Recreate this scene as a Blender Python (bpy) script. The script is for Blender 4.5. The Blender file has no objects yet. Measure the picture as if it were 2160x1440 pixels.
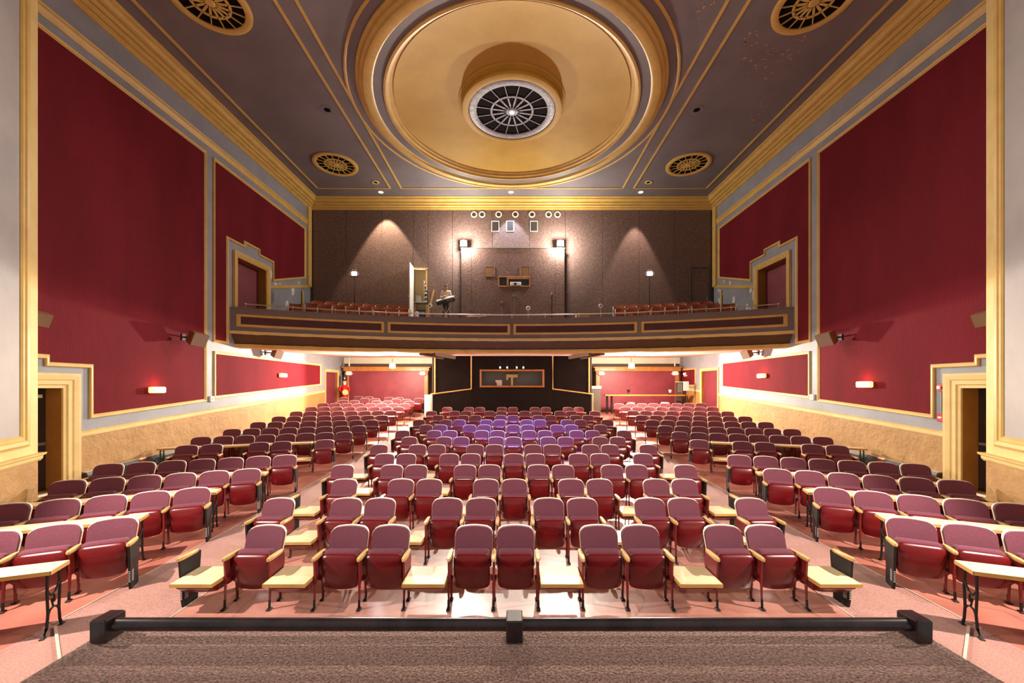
import bpy, math, random
from mathutils import Vector, Matrix
from mathutils import noise as mnoise

random.seed(7)
SC = bpy.context.scene
COL = SC.collection
PI = math.pi
R = math.radians

# ------------------------------------------------------------------ camera, world, light, exposure
ZC = 2.643                       # camera height above the front floor
cam_d = bpy.data.cameras.new('camera')
cam_d.sensor_width = 36.0
cam_d.lens = 14.0                # 840 px focal length on a 2160 px frame
cam_d.shift_y = 95.0 / 2160.0
cam_d.clip_start = 0.05
cam_d.clip_end = 200
cam = bpy.data.objects.new('camera', cam_d)
COL.objects.link(cam)
cam.location = (0, 0, ZC)
cam.rotation_euler = (R(90), 0, 0)
SC.camera = cam

world = bpy.data.worlds.new('world')
SC.world = world
world.use_nodes = True
world.node_tree.nodes['Background'].inputs[0].default_value = (1.0, 0.93, 0.86, 1)
world.node_tree.nodes['Background'].inputs[1].default_value = 0.38

SC.view_settings.view_transform = 'Standard'
SC.view_settings.look = 'None'
SC.view_settings.gamma = 1.0
SC.view_settings.use_curve_mapping = False
SC.view_settings.exposure = 0.0


def lamp(name, kind, loc, power, color=(1, 1, 1), radius=0.1, aim=None, size=120, blend=0.5):
    d = bpy.data.lights.new(name, kind)
    d.energy = power
    d.color = color
    d.shadow_soft_size = radius
    if kind == 'SPOT':
        d.spot_size = R(size)
        d.spot_blend = blend
    o = bpy.data.objects.new(name, d)
    COL.objects.link(o)
    o.location = loc
    if aim is not None:
        o.rotation_euler = (Vector(aim) - Vector(loc)).to_track_quat('-Z', 'Y').to_euler()
    return o


WARM = (1.0, 0.80, 0.58)
# flood lamps on the balcony booth corners, aimed at the stage
for sx in (-1, 1):
    lamp('balcony_flood_light', 'SPOT', (sx * 2.3, 18.58, 9.44), 3800, (1.0, 0.90, 0.76), 0.09, (sx * 0.5, 3.0, 1.0), 116, 0.95)
    # flood lamps hung under the balcony
    lamp('under_balcony_flood_light', 'SPOT', (sx * 6.0, 19.9, 3.62), 3500, (1.0, 0.87, 0.70), 0.10, (sx * 4.5, 6.0, 2.8), 170, 0.25)
    lamp('under_balcony_flood_spill', 'POINT', (sx * 6.0, 19.9, 3.55), 1100, (1.0, 0.84, 0.64), 0.10)
    lamp('balcony_flood_spill', 'POINT', (sx * 2.3, 18.60, 9.40), 480, (1.0, 0.92, 0.80), 0.09)
    # work lamps standing at the two sides of the stage, in front of the splay walls
    lamp('stage_side_light', 'SPOT', (sx * 6.6, 3.4, 4.5), 2500, (1.0, 0.92, 0.82), 0.06, (sx * 2.0, 7.2, -0.5), 92, 0.5)
    # small LED panels on stands in the balcony
    lamp('stand_light', 'SPOT', (sx * 5.9, 17.3, 7.52), 60, (0.92, 0.95, 1.0), 0.08, (sx * 2.5, 6.0, 6.0), 150, 0.7)
# recessed ceiling downlights along the back wall
lamp('ceiling_downlight', 'SPOT', (-6.08, 18.72, 11.60), 1300, (1.0, 0.76, 0.52), 0.05, (-6.0, 19.05, 5.0), 66, 0.25)
lamp('ceiling_downlight', 'SPOT', (5.97, 18.72, 11.60), 900, (1.0, 0.76, 0.60), 0.05, (5.95, 18.95, 5.0), 50, 0.35)
lamp('ceiling_downlight', 'SPOT', (-0.05, 18.72, 11.60), 800, (0.72, 0.80, 1.0), 0.05, (-0.05, 19.05, 5.0), 66, 0.3)
lamp('store_room_light', 'POINT', (-4.45, 19.50, 8.22), 30, (1.0, 0.9, 0.75), 0.06)
# lamp in the middle of the dome grille
lamp('dome_light', 'SPOT', (0, 13.03, 11.55), 20000, (0.16, 0.22, 1.0), 0.08, (0, 14.2, 0), 34, 0.5)

# ------------------------------------------------------------------ materials
MATS = {}


def mat(name, col, rough=0.6, col2=None, scale=8.0, detail=4.0, bump=0.0, bscale=None, metal=0.0, spec=0.5,
        coat=0.0, lo=0.35, hi=0.65, sheen=0.0, stretch=None, emit=None, estr=0.0, cracks=0.0):
    m = bpy.data.materials.new(name)
    m.use_nodes = True
    nt = m.node_tree
    b = nt.nodes['Principled BSDF']
    b.inputs['Base Color'].default_value = (*col, 1)
    b.inputs['Roughness'].default_value = rough
    b.inputs['Metallic'].default_value = metal
    b.inputs['Specular IOR Level'].default_value = spec
    b.inputs['Coat Weight'].default_value = coat
    b.inputs['Coat Roughness'].default_value = 0.15
    if sheen:
        b.inputs['Sheen Weight'].default_value = sheen
        b.inputs['Sheen Roughness'].default_value = 0.4
    tc = nt.nodes.new('ShaderNodeTexCoord')
    src = tc.outputs['Object']
    if stretch:
        mp = nt.nodes.new('ShaderNodeMapping')
        mp.inputs['Scale'].default_value = stretch
        nt.links.new(src, mp.inputs['Vector'])
        src = mp.outputs['Vector']
    if col2 is not None:
        n = nt.nodes.new('ShaderNodeTexNoise')
        n.inputs['Scale'].default_value = scale
        n.inputs['Detail'].default_value = detail
        n.inputs['Roughness'].default_value = 0.6
        nt.links.new(src, n.inputs['Vector'])
        mr = nt.nodes.new('ShaderNodeMapRange')
        mr.inputs['From Min'].default_value = lo
        mr.inputs['From Max'].default_value = hi
        nt.links.new(n.outputs['Fac'], mr.inputs['Value'])
        mx = nt.nodes.new('ShaderNodeMix')
        mx.data_type = 'RGBA'
        mx.inputs['A'].default_value = (*col, 1)
        mx.inputs['B'].default_value = (*col2, 1)
        nt.links.new(mr.outputs['Result'], mx.inputs['Factor'])
        nt.links.new(mx.outputs['Result'], b.inputs['Base Color'])
        if cracks:
            nz = nt.nodes.new('ShaderNodeTexNoise')
            nz.inputs['Scale'].default_value = 2.0
            nz.inputs['Detail'].default_value = 6.0
            nt.links.new(src, nz.inputs['Vector'])
            vm = nt.nodes.new('ShaderNodeVectorMath')
            vm.operation = 'MULTIPLY_ADD'
            vm.inputs[1].default_value = (0.6, 0.6, 0.6)
            nt.links.new(nz.outputs['Color'], vm.inputs[0])
            nt.links.new(src, vm.inputs[2])
            vo = nt.nodes.new('ShaderNodeTexVoronoi')
            vo.feature = 'DISTANCE_TO_EDGE'
            vo.inputs['Scale'].default_value = cracks
            nt.links.new(vm.outputs['Vector'], vo.inputs['Vector'])
            mr2 = nt.nodes.new('ShaderNodeMapRange')
            mr2.inputs['From Min'].default_value = 0.0
            mr2.inputs['From Max'].default_value = 0.012
            mr2.inputs['To Min'].default_value = 0.45
            mr2.inputs['To Max'].default_value = 1.0
            nt.links.new(vo.outputs['Distance'], mr2.inputs['Value'])
            mm = nt.nodes.new('ShaderNodeMix')
            mm.data_type = 'RGBA'
            mm.inputs['A'].default_value = (0.12, 0.07, 0.06, 1)
            nt.links.new(mr2.outputs['Result'], mm.inputs['Factor'])
            nt.links.new(mx.outputs['Result'], mm.inputs['B'])
            nt.links.new(mm.outputs['Result'], b.inputs['Base Color'])
    if bump:
        n2 = nt.nodes.new('ShaderNodeTexNoise')
        n2.inputs['Scale'].default_value = bscale or scale * 2
        n2.inputs['Detail'].default_value = 5.0
        nt.links.new(src, n2.inputs['Vector'])
        bp = nt.nodes.new('ShaderNodeBump')
        bp.inputs['Strength'].default_value = bump
        bp.inputs['Distance'].default_value = 0.03
        nt.links.new(n2.outputs['Fac'], bp.inputs['Height'])
        nt.links.new(bp.outputs['Normal'], b.inputs['Normal'])
    if emit:
        b.inputs['Emission Color'].default_value = (*emit, 1)
        b.inputs['Emission Strength'].default_value = estr
    MATS[name] = m
    return m


mat('gold_paint', (0.68, 0.45, 0.13), 0.45, (0.60, 0.38, 0.10), 3.0, bump=0.05, bscale=30)
mat('gold_pale', (0.76, 0.57, 0.24), 0.5, (0.69, 0.50, 0.195), 3.0, bump=0.05, bscale=30)
mat('blue_grey_paint', (0.30, 0.31, 0.36), 0.55, (0.25, 0.265, 0.31), 1.5, bump=0.08, bscale=18)
mat('grey_panel_paint', (0.40, 0.37, 0.37), 0.5, (0.33, 0.31, 0.32), 0.8, bump=0.10, bscale=9)
mat('red_wall_fabric', (0.165, 0.008, 0.018), 0.85, (0.13, 0.0055, 0.0125), 1.2, spec=0.2, bump=0.25, bscale=45, stretch=(1, 1, 0.35))
mat('ochre_stucco', (0.44, 0.25, 0.085), 0.6, (0.36, 0.195, 0.065), 1.6, bump=0.75, bscale=7)
mat('ceiling_paint', (0.21, 0.18, 0.19), 0.6, (0.17, 0.145, 0.152), 0.7, bump=0.06, bscale=10)
mat('dome_gold', (0.55, 0.335, 0.06), 0.62, (0.49, 0.285, 0.046), 0.9, spec=0.25, bump=0.08, bscale=8)
mat('brown_fabric_wall', (0.20, 0.125, 0.105), 0.8, (0.12, 0.072, 0.060), 14, bump=0.6, bscale=26)
mat('brown_metal_sheet', (0.22, 0.13, 0.108), 0.42, (0.13, 0.072, 0.058), 16, bump=0.6, bscale=22)
mat('balcony_paint', (0.20, 0.155, 0.15), 0.55, (0.175, 0.135, 0.13), 1.2)
mat('brown_paint', (0.105, 0.048, 0.018), 0.5, (0.085, 0.036, 0.014), 1.4)
mat('maroon_panel', (0.085, 0.012, 0.016), 0.5, (0.06, 0.008, 0.012), 2.0)
mat('soffit_paint', (0.78, 0.55, 0.47), 0.6, (0.72, 0.48, 0.42), 0.8)
mat('cream_plaster', (0.80, 0.75, 0.62), 0.6, (0.72, 0.68, 0.58), 2.0, bump=0.1, bscale=14)
mat('dark_wall', (0.075, 0.06, 0.05), 0.7)
mat('booth_black', (0.008, 0.006, 0.0065), 0.8, (0.012, 0.009, 0.009), 2, spec=0.15)
mat('orange_wood', (0.46, 0.20, 0.05), 0.4, (0.36, 0.14, 0.03), 5, stretch=(1, 1, 0.2))
mat('blond_wood', (0.74, 0.575, 0.35), 0.35, (0.69, 0.515, 0.29), 3, stretch=(1, 6, 1), coat=0.15)
mat('blond_edge', (0.56, 0.33, 0.10), 0.4, (0.48, 0.27, 0.07), 4)
mat('arm_wood', (0.62, 0.38, 0.14), 0.3, (0.55, 0.31, 0.10), 9, coat=0.3)
mat('seat_fabric', (0.172, 0.037, 0.060), 0.85, (0.110, 0.021, 0.037), 130, 2, sheen=0.08, bump=0.15, bscale=300)
mat('seat_vinyl', (0.145, 0.005, 0.007), 0.24, (0.105, 0.003, 0.005), 3, spec=0.55)
mat('shell_cream', (0.80, 0.69, 0.58), 0.4)
mat('red_iron', (0.20, 0.014, 0.014), 0.4, (0.13, 0.009, 0.009), 6)
mat('black_iron', (0.011, 0.009, 0.009), 0.5, (0.017, 0.013, 0.013), 6, spec=0.3)
mat('pale_slot', (0.55, 0.52, 0.50), 0.5)
mat('painted_concrete', (0.42, 0.145, 0.105), 0.34, (0.33, 0.105, 0.075), 1.1, 7, bump=0.10, bscale=4, lo=0.4, hi=0.62, cracks=0.4)
mat('worn_concrete', (0.48, 0.22, 0.17), 0.36, (0.36, 0.135, 0.10), 1.3, 8, bump=0.10, bscale=5, lo=0.4, hi=0.6, spec=0.8, coat=0.5, cracks=0.45)
mat('aisle_carpet', (0.38, 0.18, 0.145), 0.9, (0.24, 0.10, 0.078), 60, 3, bump=0.3, bscale=90, sheen=0.2)
mat('stage_carpet', (0.52, 0.315, 0.255), 0.95, (0.15, 0.070, 0.056), 75, 3, bump=0.6, bscale=70, sheen=0.15)
mat('pale_strip', (0.50, 0.40, 0.31), 0.4)
mat('pipe_black', (0.060, 0.036, 0.040), 0.25, (0.022, 0.014, 0.016), 5, coat=0.3)
mat('chrome', (0.72, 0.70, 0.68), 0.2, metal=1.0)
mat('steel_rail', (0.55, 0.47, 0.42), 0.3, metal=0.7)
mat('silver_foil', (0.42, 0.42, 0.46), 0.5, (0.30, 0.30, 0.34), 8, metal=0.0, spec=0.4, bump=0.5, bscale=9)
mat('grille_dark', (0.010, 0.006, 0.005), 0.9, spec=0.05)
mat('white_paint', (0.78, 0.75, 0.72), 0.5, (0.70, 0.67, 0.64), 3)
mat('door_red', (0.22, 0.035, 0.055), 0.5, (0.18, 0.026, 0.042), 1.5)
mat('door_black', (0.022, 0.013, 0.011), 0.4, (0.035, 0.02, 0.016), 3)
mat('jamb_brown', (0.36, 0.16, 0.035), 0.5, (0.30, 0.125, 0.026), 2)
mat('speaker_brown', (0.26, 0.13, 0.045), 0.5, (0.21, 0.10, 0.033), 4)
mat('speaker_face', (0.30, 0.20, 0.15), 0.8, (0.24, 0.155, 0.115), 60)
mat('balcony_leather', (0.33, 0.075, 0.022), 0.45, (0.24, 0.05, 0.015), 6)
mat('sconce_glass', (0.95, 0.75, 0.45), 0.4, (0.75, 0.45, 0.2), 28, emit=(1.0, 0.55, 0.22), estr=2.0)
mat('lamp_glow', (1, 1, 1), 0.4, emit=(1.0, 0.93, 0.80), estr=60)
mat('led_glow', (1, 1, 1), 0.4, emit=(0.95, 0.97, 1.0), estr=14)
mat('downlight_glow', (1, 1, 1), 0.4, emit=(1.0, 0.92, 0.80), estr=10)
mat('exit_face', (0.95, 0.85, 0.78), 0.4, emit=(1.0, 0.72, 0.60), estr=0.9)
mat('exit_red', (0.6, 0.01, 0.01), 0.4, emit=(1.0, 0.03, 0.02), estr=1.5)
mat('alarm_red', (0.50, 0.012, 0.014), 0.35)
mat('glass', (0.06, 0.055, 0.06), 0.08, spec=0.6)
mat('navy_screen', (0.02, 0.025, 0.05), 0.3)
mat('skin', (0.55, 0.30, 0.22), 0.5)
mat('shirt', (0.88, 0.80, 0.72), 0.8, (0.8, 0.72, 0.64), 12)
mat('trousers', (0.05, 0.05, 0.06), 0.8, (0.10, 0.10, 0.11), 10)
mat('hair', (0.018, 0.012, 0.010), 0.6)
mat('keyboard_black', (0.018, 0.015, 0.016), 0.4)
mat('keys_cream', (0.80, 0.72, 0.58), 0.4)
mat('blue_plastic', (0.10, 0.16, 0.34), 0.4)
mat('pink_fabric', (0.5, 0.18, 0.20), 0.8, (0.7, 0.6, 0.6), 14)
mat('cardboard', (0.50, 0.30, 0.13), 0.7)
mat('pine', (0.62, 0.38, 0.15), 0.5, (0.52, 0.30, 0.11), 4, stretch=(1, 1, 0.2))
mat('grey_metal', (0.20, 0.20, 0.19), 0.4, metal=0.3)
mat('heater_grey', (0.07, 0.068, 0.06), 0.5)
mat('storage_wall', (0.36, 0.25, 0.12), 0.8)

# ------------------------------------------------------------------ mesh helpers


class MB:
    def __init__(s):
        s.v = []
        s.f = []

    def add(s, verts, faces):
        o = len(s.v)
        s.v += [tuple(v) for v in verts]
        s.f += [tuple(i + o for i in f) for f in faces]
        return s

    def box(s, x0, x1, y0, y1, z0, z1, M=None):
        vs = [(x, y, z) for z in (z0, z1) for y in (y0, y1) for x in (x0, x1)]
        if M is not None:
            vs = [M @ Vector(v) for v in vs]
        return s.add(vs, [(0, 2, 3, 1), (4, 5, 7, 6), (0, 1, 5, 4), (2, 6, 7, 3), (0, 4, 6, 2), (1, 3, 7, 5)])

    def cbox(s, x0, x1, y0, y1, z0, z1, c=0.01, M=None):
        """box with chamfered vertical and horizontal edges"""
        def ring(z, i):
            a0, a1, b0, b1 = x0 + i, x1 - i, y0 + i, y1 - i
            k = c
            return [(a0 + k, b0, z), (a1 - k, b0, z), (a1, b0 + k, z), (a1, b1 - k, z), (a1 - k, b1, z), (a0 + k, b1, z), (a0, b1 - k, z), (a0, b0 + k, z)]
        rs = [ring(z0, c), ring(z0 + c, 0), ring(z1 - c, 0), ring(z1, c)]
        return s.loft(rs, True, True, M)

    def loft(s, rings, cap0=True, cap1=True, M=None, closed=True):
        n = len(rings[0])
        vs = [v for r in rings for v in r]
        if M is not None:
            vs = [M @ Vector(v) for v in vs]
        fs = []
        for i in range(len(rings) - 1):
            for j in range(n if closed else n - 1):
                k = (j + 1) % n
                fs.append((i * n + j, i * n + k, (i + 1) * n + k, (i + 1) * n + j))
        if cap0:
            fs.append(tuple(range(n - 1, -1, -1)))
        if cap1:
            fs.append(tuple(range((len(rings) - 1) * n, len(rings) * n)))
        return s.add(vs, fs)

    def tube(s, pts, rad, n=8, cap=True):
        pts = [Vector(p) for p in pts]
        if not hasattr(rad, '__len__'):
            rad = [rad] * len(pts)
        rings = []
        for i, p in enumerate(pts):
            d = (pts[min(i + 1, len(pts) - 1)] - pts[max(i - 1, 0)]).normalized()
            up = Vector((0, 0, 1)) if abs(d.z) < 0.95 else Vector((0, 1, 0))
            a = d.cross(up).normalized()
            b = a.cross(d).normalized()
            rings.append([p + (a * math.cos(2 * PI * k / n) + b * math.sin(2 * PI * k / n)) * rad[i] for k in range(n)])
        return s.loft(rings, cap, cap)

    def lathe(s, prof, n=24, center=(0, 0, 0), axis='z', a0=0.0, a1=2 * PI, cap=False):
        cx, cy, cz = center
        full = abs(a1 - a0 - 2 * PI) < 1e-6
        m = n if full else n + 1
        rings = []
        for (r, z) in prof:
            ring = []
            for k in range(m):
                t = a0 + (a1 - a0) * k / n
                c, q = r * math.cos(t), r * math.sin(t)
                if axis == 'z':
                    ring.append((cx + c, cy + q, cz + z))
                elif axis == 'y':
                    ring.append((cx + c, cy + z, cz + q))
                else:
                    ring.append((cx + z, cy + c, cz + q))
            rings.append(ring)
        return s.loft(rings, cap, cap, closed=full)

    def prism(s, poly, h0, h1, fn):
        """poly: 2D outline; fn(u, v, h) -> 3D"""
        n = len(poly)
        vs = [fn(u, v, h0) for u, v in poly] + [fn(u, v, h1) for u, v in poly]
        fs = [(i, (i + 1) % n, n + (i + 1) % n, n + i) for i in range(n)]
        fs += [tuple(range(n - 1, -1, -1)), tuple(range(n, 2 * n))]
        return s.add(vs, fs)

    def face(s, pts):
        return s.add(pts, [tuple(range(len(pts)))])

    def mesh(s, name, m, smooth=False, ang=35):
        me = bpy.data.meshes.new(name)
        me.from_pydata(s.v, [], s.f)
        me.validate(clean_customdata=False)
        import bmesh
        bm = bmesh.new()
        bm.from_mesh(me)
        bmesh.ops.recalc_face_normals(bm, faces=bm.faces)
        bm.to_mesh(me)
        bm.free()
        me.materials.append(MATS[m])
        if smooth:
            for p in me.polygons:
                p.use_smooth = True
            me.set_sharp_from_angle(angle=R(ang))
        me.update()
        return me

    def build(s, name, m, parent=None, smooth=False, ang=35, loc=None, rot=None):
        return link(name, s.mesh(name, m, smooth, ang), parent, loc, rot)


def link(name, data, parent=None, loc=None, rot=None):
    o = bpy.data.objects.new(name, data)
    COL.objects.link(o)
    if parent is not None:
        o.parent = parent
    if loc is not None:
        o.location = loc
    if rot is not None:
        o.rotation_euler = rot
    return o


def tag(o, label=None, cat=None, group=None, kind=None):
    if label:
        o['label'] = label
    if cat:
        o['category'] = cat
    if group:
        o['group'] = group
    if kind:
        o['kind'] = kind
    return o


def thing(name, label, cat, loc=(0, 0, 0), rz=0.0, group=None):
    o = link(name, None, None, loc, (0, 0, rz))
    o.empty_display_size = 0.1
    return tag(o, label, cat, group)


def struct(o, label=None, cat=None):
    return tag(o, label, cat, None, 'structure')


def offset_poly(poly, d):
    """mitred offset; positive d moves inward for a counter-clockwise outline"""
    area = sum(poly[i][0] * poly[(i + 1) % len(poly)][1] - poly[(i + 1) % len(poly)][0] * poly[i][1] for i in range(len(poly)))
    sgn = 1 if area > 0 else -1
    out = []
    n = len(poly)
    for i in range(n):
        p0, p1, p2 = Vector(poly[i - 1]), Vector(poly[i]), Vector(poly[(i + 1) % n])
        a = (p1 - p0).normalized()
        b = (p2 - p1).normalized()
        na = Vector((-a.y, a.x)) * sgn
        nb = Vector((-b.y, b.x)) * sgn
        k = 1 + na.dot(nb)
        q = p1 + (na + nb) * (d / max(k, 0.2))
        out.append((q.x, q.y))
    return out


def frame(mb, poly, width, depth, fn, h0=0.0):
    """raised moulding that runs along the inside of an outline"""
    prof = [(0, h0), (0, h0 + depth * 0.7), (width * 0.2, h0 + depth), (width * 0.5, h0 + depth * 0.85), (width * 0.62, h0 + depth * 0.55), (width * 0.85, h0 + depth * 0.55), (width, h0 + depth * 0.2), (width, h0)]
    rings = []
    for d, h in prof:
        rings.append([fn(u, v, h) for u, v in offset_poly(poly, d)])
    return mb.loft(rings, False, False)


def strip(mb, pts, prof, fn):
    """sweep a (v-offset, h) profile along (u, v) points"""
    rings = [[fn(u, v + dv, h) for dv, h in prof] for u, v in pts]
    return mb.loft(rings, True, True)


def ordinal(n):
    w = ['first', 'second', 'third', 'fourth', 'fifth', 'sixth', 'seventh', 'eighth', 'ninth', 'tenth', 'eleventh', 'twelfth', 'thirteenth', 'fourteenth', 'fifteenth']
    return w[n - 1]


# ------------------------------------------------------------------ room dimensions
W = 9.8            # half width of the hall
YB = 19.37         # balcony rear wall
YR = 23.3          # rear wall below the balcony
ZT = 11.65         # ceiling
DOME = (0.0, 13.03)
RB = 21.9          # balcony curve radius
BY0 = 16.18 - RB   # its centre


def zf(x, y):
    t = max(0.0, y + 0.33 * max(0.0, abs(x) - 5.1) - 4.0)
    return 0.003 * t * t + 0.008 * t


def by(x, r=RB):
    return math.sqrt(r * r - x * x) + BY0


# ------------------------------------------------------------------ floor
def floor_patch(name, x0, x1, y0, y1, m, dz=0.0, parent=None, nx=6, dy=0.45):
    mb = MB()
    ny = int((y1 - y0) / dy) + 1
    rows = []
    for j in range(ny + 1):
        y = y0 + (y1 - y0) * j / ny
        rows.append([(x0 + (x1 - x0) * i / nx, y, zf(x0 + (x1 - x0) * i / nx, y) + dz) for i in range(nx + 1)])
    mb.loft(rows, False, False, closed=False)
    return mb.build(name, m, parent, True, 60)


floor = struct(floor_patch('floor', -3.9, 3.9, 1.0, YR, 'worn_concrete', nx=2))
for sx in (-1, 1):
    a, b = sorted((sx * 3.9, sx * 5.12))
    floor_patch('aisle_carpet', a, b, 1.0, YR, 'aisle_carpet', 0.0, floor, nx=2)
    a, b = sorted((sx * 5.12, sx * 10.2))
    floor_patch('side_floor', a, b, 1.0, YR, 'painted_concrete', 0.0, floor, nx=10)
    for xx, y0 in ((3.9, 2.6), (5.12, 4.34)):
        mb = MB()
        ny = 50
        strip_pts = [(y0 + (YR - 0.6 - y0) * j / ny) for j in range(ny + 1)]
        rings = [[(sx * xx - 0.008, y, zf(xx, y) + 0.001), (sx * xx - 0.008, y, zf(xx, y) + 0.008), (sx * xx + 0.008, y, zf(xx, y) + 0.008), (sx * xx + 0.008, y, zf(xx, y) + 0.001)] for y in strip_pts]
        mb.loft(rings)
        mb.build('edge_strip', 'pale_strip', floor)
    mb = MB()
    p0, p1 = Vector((sx * 5.0, 4.36, 0)), Vector((sx * 3.7, 3.30, 0))
    d = (p1 - p0).normalized()
    q = Vector((-d.y, d.x, 0)) * 0.012
    mb.loft([[p0 + q, p0 - q, p0 - q + Vector((0, 0, .022)), p0 + q + Vector((0, 0, .022))], [p1 + q, p1 - q, p1 - q + Vector((0, 0, .022)), p1 + q + Vector((0, 0, .022))]])
    mb.build('edge_strip', 'pale_strip', floor)

# stage apron (what the camera stands on)
mb = MB().box(-2.55, 2.55, -4.0, 2.52, 0.0, 1.095)
apron = struct(mb.build('stage_apron', 'booth_black'))
MB().box(-2.56, 2.56, -4.0, 2.53, 1.095, 1.105).build('stage_carpet', 'stage_carpet', apron)

rail = thing('stage_edge_rail', 'black pipe rail on square blocks along the stage edge', 'rail', (0, 2.44, 1.105))
for x0, x1 in ((-2.46, -0.02), (0.06, 2.48)):
    MB().tube([(x0, 0, 0.082), (x1, 0, 0.082)], 0.038, 16).build('pipe', 'pipe_black', rail, True, 60)
for x in (-2.48, 0.015, 2.47):
    MB().cbox(x - 0.05, x + 0.05, -0.06, 0.07, 0.0, 0.135, 0.006).build('block', 'pipe_black', rail)

# ------------------------------------------------------------------ side walls


def wall_fn(sx):
    return lambda u, v, h: (sx * (W - h), u, v)


PANEL1 = [(7.6, 10.13), (12.72, 10.13), (12.72, 2.19), (9.25, 1.93), (9.25, 3.10), (8.37, 3.10), (8.37, 3.26), (7.6, 3.26)]
PANEL2 = [(13.07, 10.13), (18.84, 10.13), (18.84, 7.78), (16.33, 6.98), (16.33, 7.73), (15.42, 7.73), (15.42, 7.92), (14.6, 7.92), (14.6, 7.75), (13.7, 7.75), (13.7, 4.13), (13.07, 4.13)]


def rail_z(y):
    return 1.63 + (y - 8.99) * 0.0715


def door_frame(mb, y0, y1, z0, z1, w, d, fn):
    """stepped architrave on three sides of an opening"""
    prof = [(0, 0), (0, d * 0.5), (w * 0.18, d * 0.5), (w * 0.25, d * 0.75), (w * 0.5, d * 0.75), (w * 0.58, d * 0.9), (w * 0.85, d), (w, d), (w, 0)]
    rings = []
    for q, h in prof:
        rings.append([fn(y0 - q, z0, h), fn(y0 - q, z1 + q, h), fn(y1 + q, z1 + q, h), fn(y1 + q, z0, h)])
    # rings run along the path, so transpose
    mb.loft([[rings[i][j] for i in range(len(prof))] for j in range(4)], True, True)
    return mb


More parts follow.
